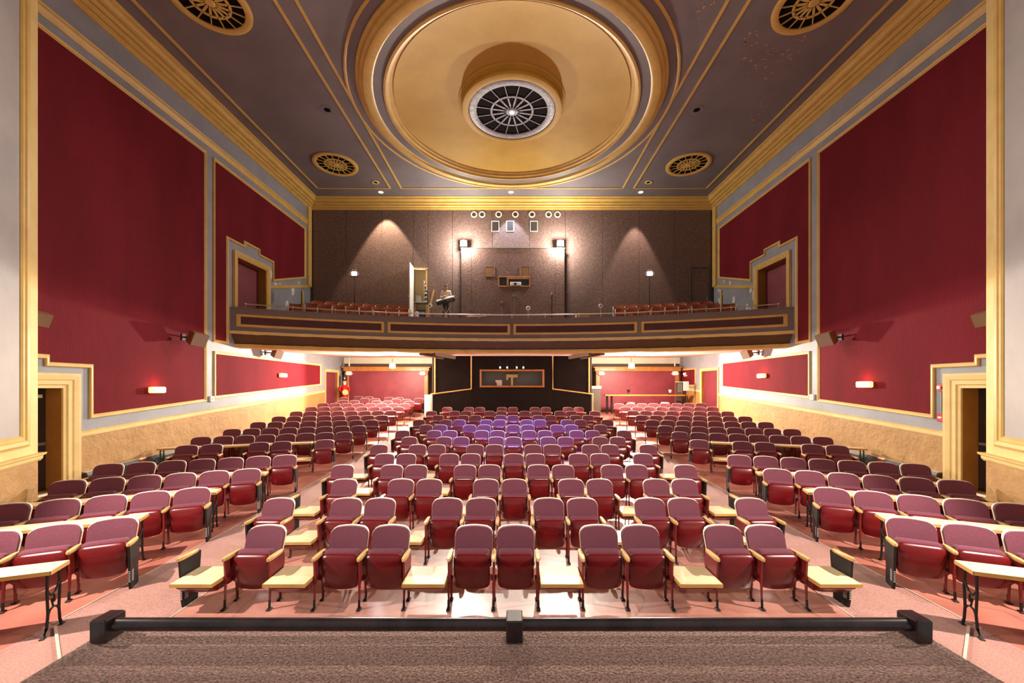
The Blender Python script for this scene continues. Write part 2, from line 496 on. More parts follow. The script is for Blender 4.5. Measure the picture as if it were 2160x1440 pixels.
for sx, side in ((-1, 'left'), (1, 'right')):
    fn = wall_fn(sx)
    rd = (20.95, 22.35) if sx < 0 else (18.98, 20.55)
    P3R = 20.37 if sx < 0 else 18.54
    mb = MB()
    E0, E1 = 7.55, 8.66               # exit door opening near the stage
    B0, B1 = 14.18, 15.85             # balcony door opening
    spans = [(7.0, E0, [(-0.2, ZT + .3)]), (E0, E1, [(-0.2, 0.40), (2.61, ZT + .3)]), (E1, B0, [(-0.2, ZT + .3)]),
             (B0, B1, [(-0.2, 4.95), (7.25, ZT + .3)]), (B1, rd[0], [(-0.2, ZT + .3)]), (rd[0], rd[1], [(3.42, ZT + .3)]), (rd[1], YR + .1, [(-0.2, ZT + .3)])]
    for y0, y1, zs in spans:
        for z0, z1 in zs:
            mb.face([fn(y0, z0, 0), fn(y1, z0, 0), fn(y1, z1, 0), fn(y0, z1, 0)])
    for y0, y1, z0, z1, dep in ((E0, E1, 0.40, 2.61, 0.42), (B0, B1, 4.95, 7.25, 0.32), (rd[0], rd[1], 0.8, 3.42, 0.22)):
        ring = lambda h: [fn(y0, z0, h), fn(y0, z1, h), fn(y1, z1, h), fn(y1, z0, h)]
    wall = struct(mb.build('wall_' + side, 'blue_grey_paint'))
    # door recesses
    for i, (y0, y1, z0, z1, dep, jm, dm) in enumerate(((E0, E1, 0.40, 2.61, 0.34, 'jamb_brown', 'door_black'), (B0, B1, 4.95, 7.25, 0.30, 'jamb_brown', 'door_red'), (rd[0], rd[1], 0.75, 3.42, 0.12, 'jamb_brown', 'door_red'))):
        num = (1 if sx < 0 else 4) + i
        dr = struct(MB().prism([(y0, z0), (y1, z0), (y1, z1), (y0, z1)], -dep - 0.05, -dep, fn).build('door_%d' % num, dm))
        mb = MB()
        mb.loft([[fn(y0, z0, h), fn(y0, z1, h), fn(y1, z1, h), fn(y1, z0, h)] for h in (0.0, -dep)], False, False)
        mb.build('jamb', jm, dr)
        mb = MB()
        fw, fd = ((0.32, 0.09), (0.2, 0.08), (0.14, 0.05))[i]
        door_frame(mb, y0, y1, z0, z1, fw, fd, fn)
        mb.build('door_frame', 'gold_pale' if i != 1 else 'gold_paint', dr)
        if i == 0:
            ym = (y0 + y1) / 2
            MB().prism([(ym - .006, z0), (ym + .006, z0), (ym + .006, z1), (ym - .006, z1)], -dep, -dep + .008, fn).build('meeting_edge', 'black_iron', dr)
            MB().prism([(y0 + .10, 1.38), (y1 - .06, 1.38), (y1 - .06, 1.44), (y0 + .1, 1.44)], -dep, -dep + .06, fn).build('push_bar', 'grey_metal', dr)
            if sx < 0:
                MB().prism([(y1 - .42, 2.40), (y1 - .12, 2.40), (y1 - .12, 2.47), (y1 - .42, 2.47)], -dep, -dep + .07, fn).build('door_closer', 'white_paint', dr)
            MB().prism([(y0 - .3, 0.0), (y1 + .3, 0.0), (y1 + .3, 0.39), (y0 - .3, 0.39)], -dep, 0.02, fn).build('threshold', 'cream_plaster', dr)
        else:
            mb = MB()
            k = y1 - 0.12 if i == 1 else y0 + 0.12
            c = fn(k, z0 + (0.95 if i == 1 else 1.1), -dep)
            mb.lathe([(0.0, 0.0), (0.025, 0.0), (0.02, 0.03), (0.035, 0.05), (0.03, 0.075), (0.0, 0.08)], 10, c, 'x')
            mb.build('door_knob', 'chrome', dr, True)
    # dado of rough stucco with a sloping gold rail
    mb = MB()
    for y0, y1 in ((E1 + 0.32, rd[0] - 0.14), (rd[1] + 0.14, YR)):
        n = 14
        pts = [y0 + (y1 - y0) * k / n for k in range(n + 1)]
        mb.loft([[fn(y, zf(W, y) - 0.1, 0.012), fn(y, rail_z(y) - 0.10, 0.012)] for y in pts], False, False, closed=False)
    mb.build('stucco_dado', 'ochre_stucco', wall)
    mb = MB()
    for y0, y1 in ((E1 + 0.32, rd[0] - 0.14), (rd[1] + 0.14, YR)):
        strip(mb, [(y0, rail_z(y0)), (y1, rail_z(y1))], [(-0.13, 0.0), (-0.13, 0.03), (-0.10, 0.035), (-0.035, 0.035), (-0.03, 0.055), (0.0, 0.06), (0.0, 0.0)], fn)
    mb.build('dado_rail', 'gold_pale', wall)
    # panels of red wall cloth with gold frames
    P3 = [(13.1, 3.78), (P3R, 3.76), (P3R, 2.27 + (P3R - 13.1) * 0.062), (13.1, 2.27)]
    panels = [PANEL1, PANEL2, P3]
    if sx > 0:
        panels.append([(21.25, 3.62), (23.15, 3.62), (23.15, 2.68), (21.25, 2.68)])
    for poly in panels:
        mb = MB()
        ins = offset_poly(poly, 0.05)
        mb.add([fn(u, v, 0.012) for u, v in ins], [tuple(range(len(ins)))])
        mb.build('cloth_panel', 'red_wall_fabric', wall)
        mb = MB()
        frame(mb, offset_poly(poly, -0.03), 0.095, 0.05, fn)
        mb.build('panel_moulding', 'gold_paint' if poly is not P3 else 'gold_pale', wall)
    # frieze band and cornice
    mb = MB()
    strip(mb, [(7.0, 10.37), (YB, 10.37)], [(0, 0), (0, 0.025), (0.03, 0.04), (0.05, 0.02), (0.08, 0.03), (0.15, 0.06), (0.17, 0.035), (0.19, 0.07), (0.23, 0.08), (0.23, 0)], fn)
    mb.build('frieze_moulding', 'gold_paint', wall)
    # balcony chair rail, corner post and pipe
    mb = MB()
    strip(mb, [(16.07, 6.60), (19.34, 7.44)], [(0, 0), (0, 0.04), (0.12, 0.06), (0.14, 0.03), (0.14, 0)], fn)
    mb.build('chair_rail', 'gold_paint', wall)
    MB().prism([(19.0, 7.45), (19.3, 7.45), (19.3, 11.3), (19.0, 11.3)], 0, 0.10, fn).build('corner_post', 'gold_paint', wall)
    MB().tube([fn(18.55, 5.6, 0.06), fn(18.55, 7.1, 0.06), fn(18.55, 7.12, 0.0)], 0.045, 8).build('standpipe', 'gold_paint', wall, True)
    # low heater cover along the wall foot
    ht = thing('baseboard_heater', 'long grey baseboard heater cover along the foot of the %s wall' % side, 'heater', (0, 0, 0))
    mb = MB()
    n = 12
    ys = [9.06 + (18.5 - 9.06) * k / n for k in range(n + 1)]
    mb.loft([[fn(y, zf(W, y) - .03, 0.02), fn(y, zf(W, y) + 0.50, 0.02), fn(y, zf(W, y) + 0.50, 0.12), fn(y, zf(W, y) + 0.44, 0.15), fn(y, zf(W, y) - .03, 0.15)] for y in ys])
    mb.build('cover', 'heater_grey', ht)
    mb = MB()
    mb.loft([[fn(y, zf(W, y) + 0.50, 0.02), fn(y, zf(W, y) + 0.512, 0.02), fn(y, zf(W, y) + 0.512, 0.10), fn(y, zf(W, y) + 0.50, 0.10)] for y in ys])
    mb.build('top_strip', 'pale_slot', ht)

    # splayed proscenium wall with a framed grey panel
    ex, ey, dx, dy = 9.3, 7.81, -0.468, -0.884

    def sfn(u, v, h, sx=sx):
        return (sx * (ex + dx * u - 0.884 * h), ey + dy * u + 0.468 * h, v)
    mb = MB()
    mb.face([sfn(0, 1.2, 0), sfn(7.0, 1.2, 0), sfn(7.0, ZT + .3, 0), sfn(0, ZT + .3, 0)])
    mb.face([sfn(0, -.2, 0), (sx * (W + .1), ey - .05, -.2), (sx * (W + .1), ey - .05, ZT + .3), sfn(0, ZT + .3, 0)])
    sp = struct(mb.build('wall_proscenium_' + side, 'gold_pale'))
    MB().face([sfn(0.55, 1.65, 0.004), sfn(7.0, 1.65, 0.004), sfn(7.0, ZT + .2, 0.004), sfn(0.55, ZT + .2, 0.004)]).build('grey_panel', 'grey_panel_paint', sp)
    mb = MB()
    frame(mb, [(0.37, 1.52), (8.0, 1.52), (8.0, 13.0), (0.37, 13.0)], 0.21, 0.07, sfn)
    mb.build('panel_moulding', 'gold_paint', sp)
    mb = MB()
    strip(mb, [(-0.05, 1.19), (7.0, 1.19)], [(0, -0.02), (0, 0.02), (0.04, 0.05), (0.10, 0.06), (0.12, 0.10), (0.16, 0.11), (0.16, -0.02)], sfn)
    mb.build('sill_moulding', 'gold_pale', sp)
    MB().face([sfn(0, -.2, 0.002), sfn(7.0, -.2, 0.002), sfn(7.0, 1.2, 0.002), sfn(0, 1.2, 0.002)]).build('stucco_dado', 'ochre_stucco', sp)

# ------------------------------------------------------------------ ceiling, cornice, dome
mb = MB()
n = 64
ring_in = [(DOME[0] + 4.7 * math.cos(2 * PI * k / n), DOME[1] + 4.7 * math.sin(2 * PI * k / n), ZT) for k in range(n)]
ring_out = []
for k in range(n):
    a = 2 * PI * k / n
    c, s_ = math.cos(a), math.sin(a)
    tx = (10.0 / abs(c)) if abs(c) > 1e-6 else 1e9
    ty = ((YB + .1 - DOME[1]) / s_) if s_ > 1e-6 else ((DOME[1] - 5.5) / -s_ if s_ < -1e-6 else 1e9)
    t = min(tx, ty)
    ring_out.append((DOME[0] + c * t, DOME[1] + s_ * t, ZT))
mb.loft([ring_in, ring_out], False, False)
for x, y in ((-10, YB + .1), (10, YB + .1), (-10, 5.5), (10, 5.5)):
    pass
ceiling = struct(mb.build('ceiling', 'ceiling_paint'))
# fill the four corners and the stage end
for sx in (-1, 1):
    MB().face([(sx * 10, YB + .1, ZT + .01), (sx * 5, YB + .1, ZT + .01), (sx * 10, DOME[1] + 2, ZT + .01)]).build('corner_fill', 'ceiling_paint', ceiling)
    MB().face([(sx * 10, 5.4, ZT + .01), (sx * 5, 5.4, ZT + .01), (sx * 10, DOME[1] - 2, ZT + .01)]).build('corner_fill', 'ceiling_paint', ceiling)
MB().face([(-10, 1.0, ZT), (10, 1.0, ZT), (10, 5.6, ZT), (-10, 5.6, ZT)]).build('stage_end', 'ceiling_paint', ceiling)


def ring_mb(mb, r0, r1, z0, z1, n=72, c=DOME):
    mb.lathe([(r0, z1), (r0, z0 + .01), (r0 + .02, z0), (r1 - .02, z0), (r1, z0 + .01), (r1, z1)], n, (c[0], c[1], 0))
    return mb


dome = struct(MB().lathe([(3.72, ZT + .02), (3.5, ZT + .08), (3.0, ZT + .15), (2.4, ZT + .20), (1.6, ZT + .23), (1.0, ZT + .24)], 96, (*DOME, 0)).build('dome', 'dome_gold', None, True))
struct(dome)
MB().lathe([(4.78, ZT), (4.78, ZT - .05), (4.70, ZT - .07), (4.68, ZT - .14), (4.60, ZT - .16), (4.58, ZT - .21), (4.50, ZT - .23), (4.36, ZT - .23), (4.33, ZT - .17), (4.30, ZT - .15)], 96, (*DOME, 0)).build('outer_ring_moulding', 'gold_paint', dome, True, 25)
MB().lathe([(4.31, ZT - .15), (4.0, ZT - .13)], 96, (*DOME, 0)).build('grey_ring', 'ceiling_paint', dome, True)
MB().lathe([(4.01, ZT - .13), (4.01, ZT - .17), (3.95, ZT - .18), (3.93, ZT - .12), (3.86, ZT - .10), (3.84, ZT - .03), (3.78, ZT - .02), (3.76, ZT + .04), (3.66, ZT + .06), (3.64, ZT + .10)], 96, (*DOME, 0)).build('inner_ring_moulding', 'gold_paint', dome, True, 25)
MB().lathe([(1.74, ZT + .25), (1.74, ZT + .20), (1.67, ZT + .18), (1.67, ZT + .14), (1.60, ZT + .11), (1.60, ZT + .05), (1.64, ZT + .02), (1.62, ZT - .04), (1.50, ZT - .07), (1.42, ZT - .06), (1.40, ZT + .06)], 64, (*DOME, 0)).build('drum_moulding', 'dome_gold', dome, True, 25)

# thin gold lines on the ceiling
lines = MB()
ring_mb(lines, 5.01, 5.09, ZT - .035, ZT)
lines.build('ring_bead', 'gold_paint', ceiling)
lb = MB()
for sx in (-1, 1):
    for x in (5.53, 5.03, 8.83):
        lb.box(sx * x - .035, sx * x + .035, 3.0, 18.07, ZT - .03, ZT)
    a, b = sorted((sx * 5.5, sx * 8.86))
    lb.box(a, b, 18.04, 18.10, ZT - .03, ZT)
lb.box(-5.06, 5.06, 18.04, 18.10, ZT - .03, ZT)
lb.build('border_bead', 'gold_paint', ceiling)

# stepped cornice round the hall
corn = [(0.0, 0.0), (0.0, 0.06), (-.05, 0.06), (-.06, 0.13), (-.13, 0.15), (-.14, 0.24), (-.20, 0.26), (-.27, 0.36), (-.29, 0.42), (-.34, 0.44), (-.36, 0.50), (-.43, 0.52), (-.43, 0.0)]
mb = MB()
path = [(-W, 4.0), (-W, YB), (W, YB), (W, 4.0)]
rings = []
for i, (x, y) in enumerate(path):
    sxx = -1 if x < 0 else 1
    rr = []
    for dz, o in corn:
        h = dz
        if i in (0, 3):
            rr.append((sxx * (W - o), y, ZT + h))
        else:
            rr.append((sxx * (W - o), y - o, ZT + h))
    rings.append(rr)
# profile: offset 0.5 at the ceiling, 0.06 at the foot
rings = []
prof = [(0.55, 0.0), (0.55, -.03), (0.50, -.05), (0.46, -.05), (0.46, -.10), (0.41, -.15), (0.33, -.17), (0.33, -.14), (0.30, -.14), (0.30, -.22), (0.25, -.25), (0.22, -.25), (0.22, -.22), (0.19, -.22), (0.19, -.31), (0.12, -.34), (0.12, -.31), (0.09, -.31), (0.09, -.39), (0.05, -.40), (0.05, -.44), (0.0, -.44)]
for i, (x, y) in enumerate(path):
    sxx = -1 if x < 0 else 1
    rings.append([(sxx * (W - o), y if i in (0, 3) else y - o, ZT + h) for o, h in prof])
mb.loft(rings, False, False, closed=False)
struct(mb.build('trim_1', 'gold_paint'))


def grille(name, label, c, r, z, m_rim, m_bar, rim_w, parent_lamp=False):
    t = thing(name, label, 'grille', (c[0], c[1], z), 0, 'round ceiling grilles')
    mb = MB().lathe([(r - rim_w, 0.013), (r - rim_w, -.02), (r - rim_w + .02, -.03), (r - .03, -.03), (r, -.015), (r, 0.02)], 48)
    mb.build('rim', m_rim, t, True, 30)
    MB().lathe([(0.001, 0.013), (r - .01, 0.013)], 32).build('backing', 'grille_dark', t)
    ri = r - rim_w
    rm = ri * 0.58
    mb = MB().lathe([(rm - .03, 0.02), (rm - .03, -.01), (rm + .03, -.01), (rm + .03, 0.02)], 40)
    mb.build('middle_ring', m_bar, t)
    mb = MB().lathe([(0.0, -.03), (ri * .12, -.03), (ri * .16, -.01), (ri * .16, .02)], 20)
    mb.build('hub', m_bar, t)
    for k in range(16):
        a = 2 * PI * (k + 0.5) / 16
        M = Matrix.Rotation(a, 4, 'Z')
        mb = MB()
        mb.box(ri * .12, rm * .45, -.012, .012, -.008, .012, M)
        mb.box(rm * .40, rm * .98, -.026, .026, -.010, .012, M)
        mb.box(rm, ri + .01, -.011, .011, -.008, .012, M)
        mb.build('spoke', m_bar, t)
    return t


g = grille('dome_grille', 'silver foil-rimmed round grille hanging in the middle of the gold dome', DOME, 1.40, ZT - .02, 'silver_foil', 'silver_foil', 0.24)
MB().lathe([(0.0, -.05), (0.06, -.045), (0.075, -.03)], 16).build('bulb', 'led_glow', g)
for sx in (-1, 1):
    s = 'left' if sx < 0 else 'right'
    grille('ceiling_grille', 'gold round ceiling grille near the stage, %s half' % s, (sx * 7.08, 9.32), 0.86, ZT - .02, 'gold_paint', 'gold_paint', 0.16)
    grille('ceiling_grille', 'gold round ceiling grille near the balcony, %s half' % s, (sx * 7.15, 16.15), 0.86, ZT - .02, 'gold_paint', 'gold_paint', 0.16)
    t = thing('ceiling_speaker', 'small dark round ceiling hole beside the dome on the %s' % s, 'ceiling fixture', (sx * 6.02, 12.97, ZT))
    MB().lathe([(0.22, 0), (0.22, -.006), (0.2, -.008), (0.11, -.008), (0.10, 0.0)], 24).build('plate', 'ceiling_paint', t)
    MB().lathe([(0.001, -.003), (0.11, -.003)], 20).build('hole', 'grille_dark', t)
    t = thing('ceiling_ring', 'small gold ring in the ceiling by the back border on the %s' % s, 'ceiling fixture', (sx * 6.02, 17.55, ZT))
    MB().lathe([(0.16, 0), (0.16, -.02), (0.14, -.03), (0.10, -.03), (0.09, 0)], 24).build('ring', 'gold_pale', t)
    MB().lathe([(0.001, -.004), (0.10, -.004)], 20).build('hole', 'grille_dark', t)
for x, s in ((-6.08, 'left'), (-0.05, 'middle'), (5.97, 'right')):
    t = thing('downlight', 'recessed round downlight, %s one above the back cornice' % s, 'downlight', (x, 18.45, ZT))
    MB().lathe([(0.13, 0), (0.13, -.012), (0.10, -.014), (0.095, 0)], 20).build('ring', 'white_paint', t)
    MB().lathe([(0.001, -.006), (0.10, -.006)], 20).build('lens', 'downlight_glow', t)

# ------------------------------------------------------------------ balcony rear wall


def bfn(u, v, h):
    return (u, YB - h, v)


DX0, DX1, DZ1 = -4.77, -4.13, 8.34
mb = MB()
for x0, x1, z0, z1 in ((-10, DX0, 4.2, ZT + .2), (DX0, DX1, 4.2, 5.75), (DX0, DX1, DZ1, ZT + .2), (DX1, 10, 4.2, ZT + .2)):
    mb.face([bfn(x0, z0, 0), bfn(x1, z0, 0), bfn(x1, z1, 0), bfn(x0, z1, 0)])
bw = struct(mb.build('wall_back', 'dark_wall'))
seams = [-9.66, -8.07, -6.33, -4.80]
segs = [(-9.66, -8.07), (-8.07, -6.33), (-6.33, -4.80), (-4.10, -2.9), (-2.9, -0.95), (-0.95, 0.85), (0.85, 2.6), (2.6, 4.42), (4.42, 6.18), (6.18, 7.88), (7.88, 9.66)]
for x0, x1 in segs:
    mb = MB().cbox(x0 + .008, x1 - .008, YB - .03, YB - .002, 5.4, 11.24, 0.008)
    mb.build('wall_panel', 'brown_fabric_wall', bw)
MB().cbox(-4.79, -4.11, YB - .03, YB - .002, DZ1 + .08, 11.24, 0.008).build('wall_panel', 'brown_fabric_wall', bw)

# projection booth box that stands proud of the wall
box = struct(MB().box(-2.42, 2.50, 18.95, YB - .04, 5.2, 9.20).build('wall_booth', 'dark_wall'))
for x0, x1 in ((-2.42, -1.92), (-1.92, 0.05), (0.05, 2.05), (2.05, 2.50)):
    MB().cbox(x0 + .004, x1 - .004, 18.92, 18.95, 5.2, 9.20, 0.006).build('wall_sheet', 'brown_metal_sheet', box)
MB().box(-2.44, 2.52, 18.90, YB - .04, 9.20, 9.23).build('top_ledge', 'grey_metal', box)
YF = 18.92


def bx(px, y):
    return (px - 1080) / 840.0 * y


def bz(py, y):
    return ZC + (815 - py) / 840.0 * y


names = ['first', 'second', 'third', 'fourth', 'fifth', 'sixth', 'seventh']
for i, px in enumerate((1000, 1017, 1052, 1087, 1122, 1157, 1176)):
    y = YB - .03
    t = thing('wall_port', 'round cream-rimmed port below the back cornice, %s from left' % names[i], 'port', (bx(px, y), y, bz(452, y)), 0, 'round ports above the booth')
    MB().lathe([(0.10, 0), (0.10, -.02), (0.12, -.04), (0.15, -.03), (0.16, 0)], 24, axis='y').build('rim', 'cream_plaster', t, True)
    MB().lathe([(0.001, -.004), (0.11, -.004)], 20, axis='y').build('hole', 'dark_wall', t)
for i, px in enumerate((1045, 1076, 1126)):
    y = YB - .03
    t = thing('port_window', 'small white-framed rectangular port, %s of the three above the booth' % ('left', 'middle', 'right')[i], 'port', (bx(px, y), y, bz(477, y)), 0, 'rectangular ports above the booth')
    mb = MB()
    frame(mb, [(-.19, -.26), (.19, -.26), (.19, .26), (-.19, .26)], 0.035, 0.03, lambda u, v, h: (u, -h, v))
    mb.build('frame', 'white_paint', t)
    MB().face([(-.16, -.005, -.23), (.16, -.005, -.23), (.16, -.005, .23), (-.16, -.005, .23)]).build('pane', 'glass', t)
for i, px in enumerate((1033, 1107)):
    t = thing('covered_port', 'small brown boarded-up port on the booth front, %s one' % ('left', 'right')[i], 'port', (bx(px, YF), YF, bz(573, YF)), 0, 'boarded ports')
    MB().cbox(-.20, .20, -.02, 0, -.21, .21, .006).build('board', 'speaker_brown', t)
    mb = MB()
    frame(mb, [(-.23, -.24), (.23, -.24), (.23, .24), (-.23, .24)], 0.035, 0.03, lambda u, v, h: (u, -h, v))
    mb.build('frame', 'brown_metal_sheet', t)
t = thing('projection_window', 'wide orange-wood framed projection window with a white projector inside', 'window', (bx(1085, YF), YF, bz(594, YF)))
mb = MB()
frame(mb, [(-.76, -.24), (.74, -.24), (.74, .24), (-.76, .24)], 0.05, 0.04, lambda u, v, h: (u, -h, v))
mb.build('frame', 'orange_wood', t)
MB().box(-.36, -.27, -.04, 0, -.22, .22).build('mullion', 'orange_wood', t)
MB().box(-.72, .70, -.012, -.002, -.20, .20).build('pane', 'navy_screen', t)
MB().box(-.30, .70, -.05, -.012, .12, .20).build('header', 'orange_wood', t)
pj = MB().cbox(-.20, .32, -.10, -.012, -.20, -.04, .012).build('projector_body', 'white_paint', t)
MB().lathe([(0.001, -.02), (.055, -.02), (.065, 0.0), (.065, 0.06)], 16, (.04, -.11, -.12), 'y').build('projector_lens', 'black_iron', pj, True)

# wall sockets and cable risers on the booth front
for px, p0, p1, s in ((1058, 638, 672, 'short grey cable riser with a box'), (1084, 624, 672, 'tall grey cable riser with a box')):
    t = thing('cable_riser', s + ' on the booth front', 'conduit', (bx(px, YF), YF - .03, 0))
    MB().tube([(0, 0, 5.5), (0, 0, bz(p0, YF))], 0.014, 6).build('conduit', 'grey_metal', t)
    MB().cbox(-.06, .06, -.03, .03, bz(p0, YF) - .06, bz(p0, YF) + .06, .005).build('box', 'grey_metal', t)
t = thing('wall_microphone_pole', 'dark pole with a cloth tied at its top by the booth', 'pole', (bx(1164, 18.4), 18.4, 5.5))
MB().tube([(0, 0, 0), (0, 0, 1.45)], 0.02, 6).build('pole', 'black_iron', t)
MB().lathe([(0.0, 0), (0.05, .03), (0.07, .12), (0.04, .22), (0, .26)], 8, (0, 0, 1.25)).build('cloth', 'brown_fabric_wall', t, True)

# flat brown door at the right end of the balcony wall
dr = struct(MB().cbox(8.70, 9.52, YB - .06, YB - .03, 5.6, 8.36, .006).build('door_7', 'brown_fabric_wall'))
for a in ((8.64, 8.70, 5.6, 8.42), (9.52, 9.58, 5.6, 8.42), (8.70, 9.52, 8.36, 8.42)):
    MB().box(a[0], a[1], YB - .075, YB - .03, a[2], a[3]).build('casing', 'dark_wall', dr)
MB().lathe([(0.0, -.06), (0.03, -.05), (0.015, -.02), (0.015, 0)], 10, (9.44, YB - .06, 6.9), 'y').build('door_knob', 'chrome', dr)

# open store-room door on the left with what stands inside
dl = struct(MB().cbox(-.02, .02, -0.78, 0.0, 0, 2.72, .004).build('door_8', 'white_paint', None, loc=(DX0 - .02, YB - .05, 5.72), rot=(0, 0, R(1))))
MB().lathe([(0.0, -.06), (0.03, -.05), (0.015, -.02), (0.015, 0)], 10, (-.02, -.70, 1.15), 'x').build('door_knob', 'chrome', dl)
MB().box(DX0 - .05, DX1 + .05, YB - .06, YB + .02, DZ1, DZ1 + .07).build('door_lintel', 'pine', bw)
MB().box(DX1 - .06, DX1 + .02, YB - .03, YB + .05, 7.3, DZ1).build('door_post', 'pine', bw)
mb = MB()
x0, x1, y0, y1, z0, z1 = DX0 - .25, DX1 + .5, YB + .01, YB + 1.3, 5.75, 8.7
mb.face([(x0, y1, z0), (x1, y1, z0), (x1, y1, z1), (x0, y1, z1)])
mb.face([(x0, y0, z0), (x0, y1, z0), (x0, y1, z1), (x0, y0, z1)])
mb.face([(x1, y0, z0), (x1, y1, z0), (x1, y1, z1), (x1, y0, z1)])
mb.face([(x0, y0, z0), (x1, y0, z0), (x1, y1, z0), (x0, y1, z0)])
struct(mb.build('wall_store_room', 'storage_wall'))
t = thing('storage_shelf', 'white store-room shelf seen through the open balcony door', 'shelf', ((DX0 + DX1) / 2, YB + .42, 5.76))
MB().box(-.38, .42, -.2, .3, 1.02, 1.07).build('shelf_board', 'white_paint', t)
for x in (-.36, .38):
    MB().box(x, x + .04, -.18, -.14, 0, 1.02).build('leg', 'pine', t)
    MB().box(x, x + .04, .24, .28, 0, 1.02).build('leg', 'pine', t)
t = thing('document_rack', 'white slotted rack full of papers on the store-room shelf', 'rack', ((DX0 + DX1) / 2 + .14, YB + .45, 6.83))
for k in range(6):
    MB().box(-.02, .34, -.15, .2, k * .19, k * .19 + .02).build('tray', 'white_paint', t)
for x in (-.03, .34):
    MB().box(x - .01, x + .01, -.15, .2, 0, 1.05).build('side', 'white_paint', t)
for k in range(5):
    MB().box(0.0, .3, -.13, .15, k * .19 + .02, k * .19 + .06 + .03 * (k % 3)).build('papers', ('blue_plastic' if k == 3 else 'white_paint'), t)
t = thing('white_carton', 'white open carton on the store-room shelf beside the paper rack', 'carton', ((DX0 + DX1) / 2 - .18, YB + .4, 6.83))
MB().cbox(-.12, .12, -.12, .12, 0, .28, .005).build('body', 'white_paint', t)
MB().box(-.12, .12, -.16, -.12, .26, .29).build('flap', 'white_paint', t)
t = thing('blue_bin', 'blue plastic bin stored under the white shelf', 'bin', ((DX0 + DX1) / 2 + .06, YB + .45, 5.76))
MB().loft([[(-.2, -.15, 0), (.2, -.15, 0), (.2, .15, 0), (-.2, .15, 0)], [(-.26, -.2, .62), (.26, -.2, .62), (.26, .2, .62), (-.26, .2, .62)]]).build('body', 'blue_plastic', t)
MB().cbox(-.28, .28, -.22, .22, .62, .67, .01).build('rim', 'navy_screen', t)
t = thing('fabric_bundle', 'pink and white bundle of cloth at the foot of the store-room door', 'cloth', ((DX0 + DX1) / 2 - .19, YB + .06, 5.76))
MB().lathe([(0, 0), (.12, 0), (.13, .2), (.09, .42), (.10, .5), (0, .56)], 9).build('cloth', 'pink_fabric', t, True)
t = thing('dark_case', 'dark angular case leaning under the store-room shelf', 'case', ((DX0 + DX1) / 2 + .16, YB + .04, 5.76))
MB().prism([(-.22, 0), (.2, 0), (.2, .3), (-.05, .36)], 0, .10, lambda u, v, h: (u, h, v)).build('body', 'keyboard_black', t)
t = thing('leaning_plank', 'pine plank leaning at the store-room doorway', 'plank', (DX1 - .05, YB - .18, 5.61))
MB().box(-.04, .04, -.015, .015, 0.0, 1.75, Matrix.Rotation(R(14), 4, 'Y')).build('board', 'pine', t)
t = thing('pine_post', 'short pine post standing beside the store-room doorway', 'post', (DX1 + .1, YB - .45, 5.15))
MB().cbox(-.06, .06, -.04, .04, 0, 1.35, .005).build('post', 'pine', t)
MB().cbox(.08, .16, -.03, .03, 0, .5, .004).build('short_post', 'pine', t)


def knob_stand(px, py, label):
    y = 17.5
    t = thing('aisle_marker', label, 'post', (bx(px, y), y, 5.2))
    MB().tube([(0, 0, 0), (0, 0, bz(py, y) - 5.2)], 0.014, 6).build('pole', 'steel_rail', t)
    MB().lathe([(0.001, -.03), (.09, -.03), (.10, -.01), (.09, .02), (.0, .02)], 16, (0, 0, bz(py, y) - 5.2), 'y').build('disc', 'white_paint', t, True)
    MB().lathe([(0.001, -.035), (.03, -.034)], 10, (0, 0, bz(py, y) - 5.2), 'y').build('centre', 'black_iron', t)


knob_stand(907, 645, 'white disc on a thin pole beside the pine post')
knob_stand(1114, 650, 'white disc on a thin pole in front of the booth')
knob_stand(1267, 645, 'white disc on a thin pole left of the right balcony seats')

# ------------------------------------------------------------------ balcony


def sweep(prof, x0, x1, n, m, name, parent, jit=None, smooth=True, cap=True):
    mb = MB()
    rings = []
    for k in range(n + 1):
        x = x0 + (x1 - x0) * k / n
        ring = []
        for i, (r, z) in enumerate(prof):
            j = jit[i] * (mnoise.noise(Vector((x * 2.3, i * 7.1, 0))) + 0.5 * mnoise.noise(Vector((x * 9.0, i * 3.1, 5)))) if jit else 0
            ring.append((x, by(x, RB + r), z + j))
        rings.append(ring)
    mb.loft(rings, cap, cap)
    return mb.build(name, m, parent, smooth, 30)


balc = struct(sweep([(0.0, 5.40), (0.0, 4.55), (0.12, 4.46), (0.30, 4.40), (0.30, 5.38)], -W, W, 60, 'balcony_paint', 'balcony', None))
sweep([(-0.03, 5.385), (-0.03, 5.42), (0.33, 5.42), (0.33, 5.385)], -W, W, 60, 'balcony_paint', 'parapet_cap', balc)
sweep([(0.0, 4.60), (-.05, 4.595), (-.06, 4.53), (-.045, 4.49), (0.06, 4.485)], -W, W, 160, 'gold_pale', 'upper_trim', balc, [0, .012, .0, .022, .022])
sweep([(0.02, 4.50), (0.20, 4.13), (0.45, 4.13), (0.45, 4.50)], -W, W, 60, 'brown_paint', 'brown_band', balc)
sweep([(0.16, 4.155), (0.12, 4.15), (0.11, 4.07), (0.16, 4.02), (0.42, 4.01), (0.42, 4.15)], -W, W, 160, 'gold_paint', 'lower_trim', balc, [.015, .015, 0, 0.0, 0, 0])
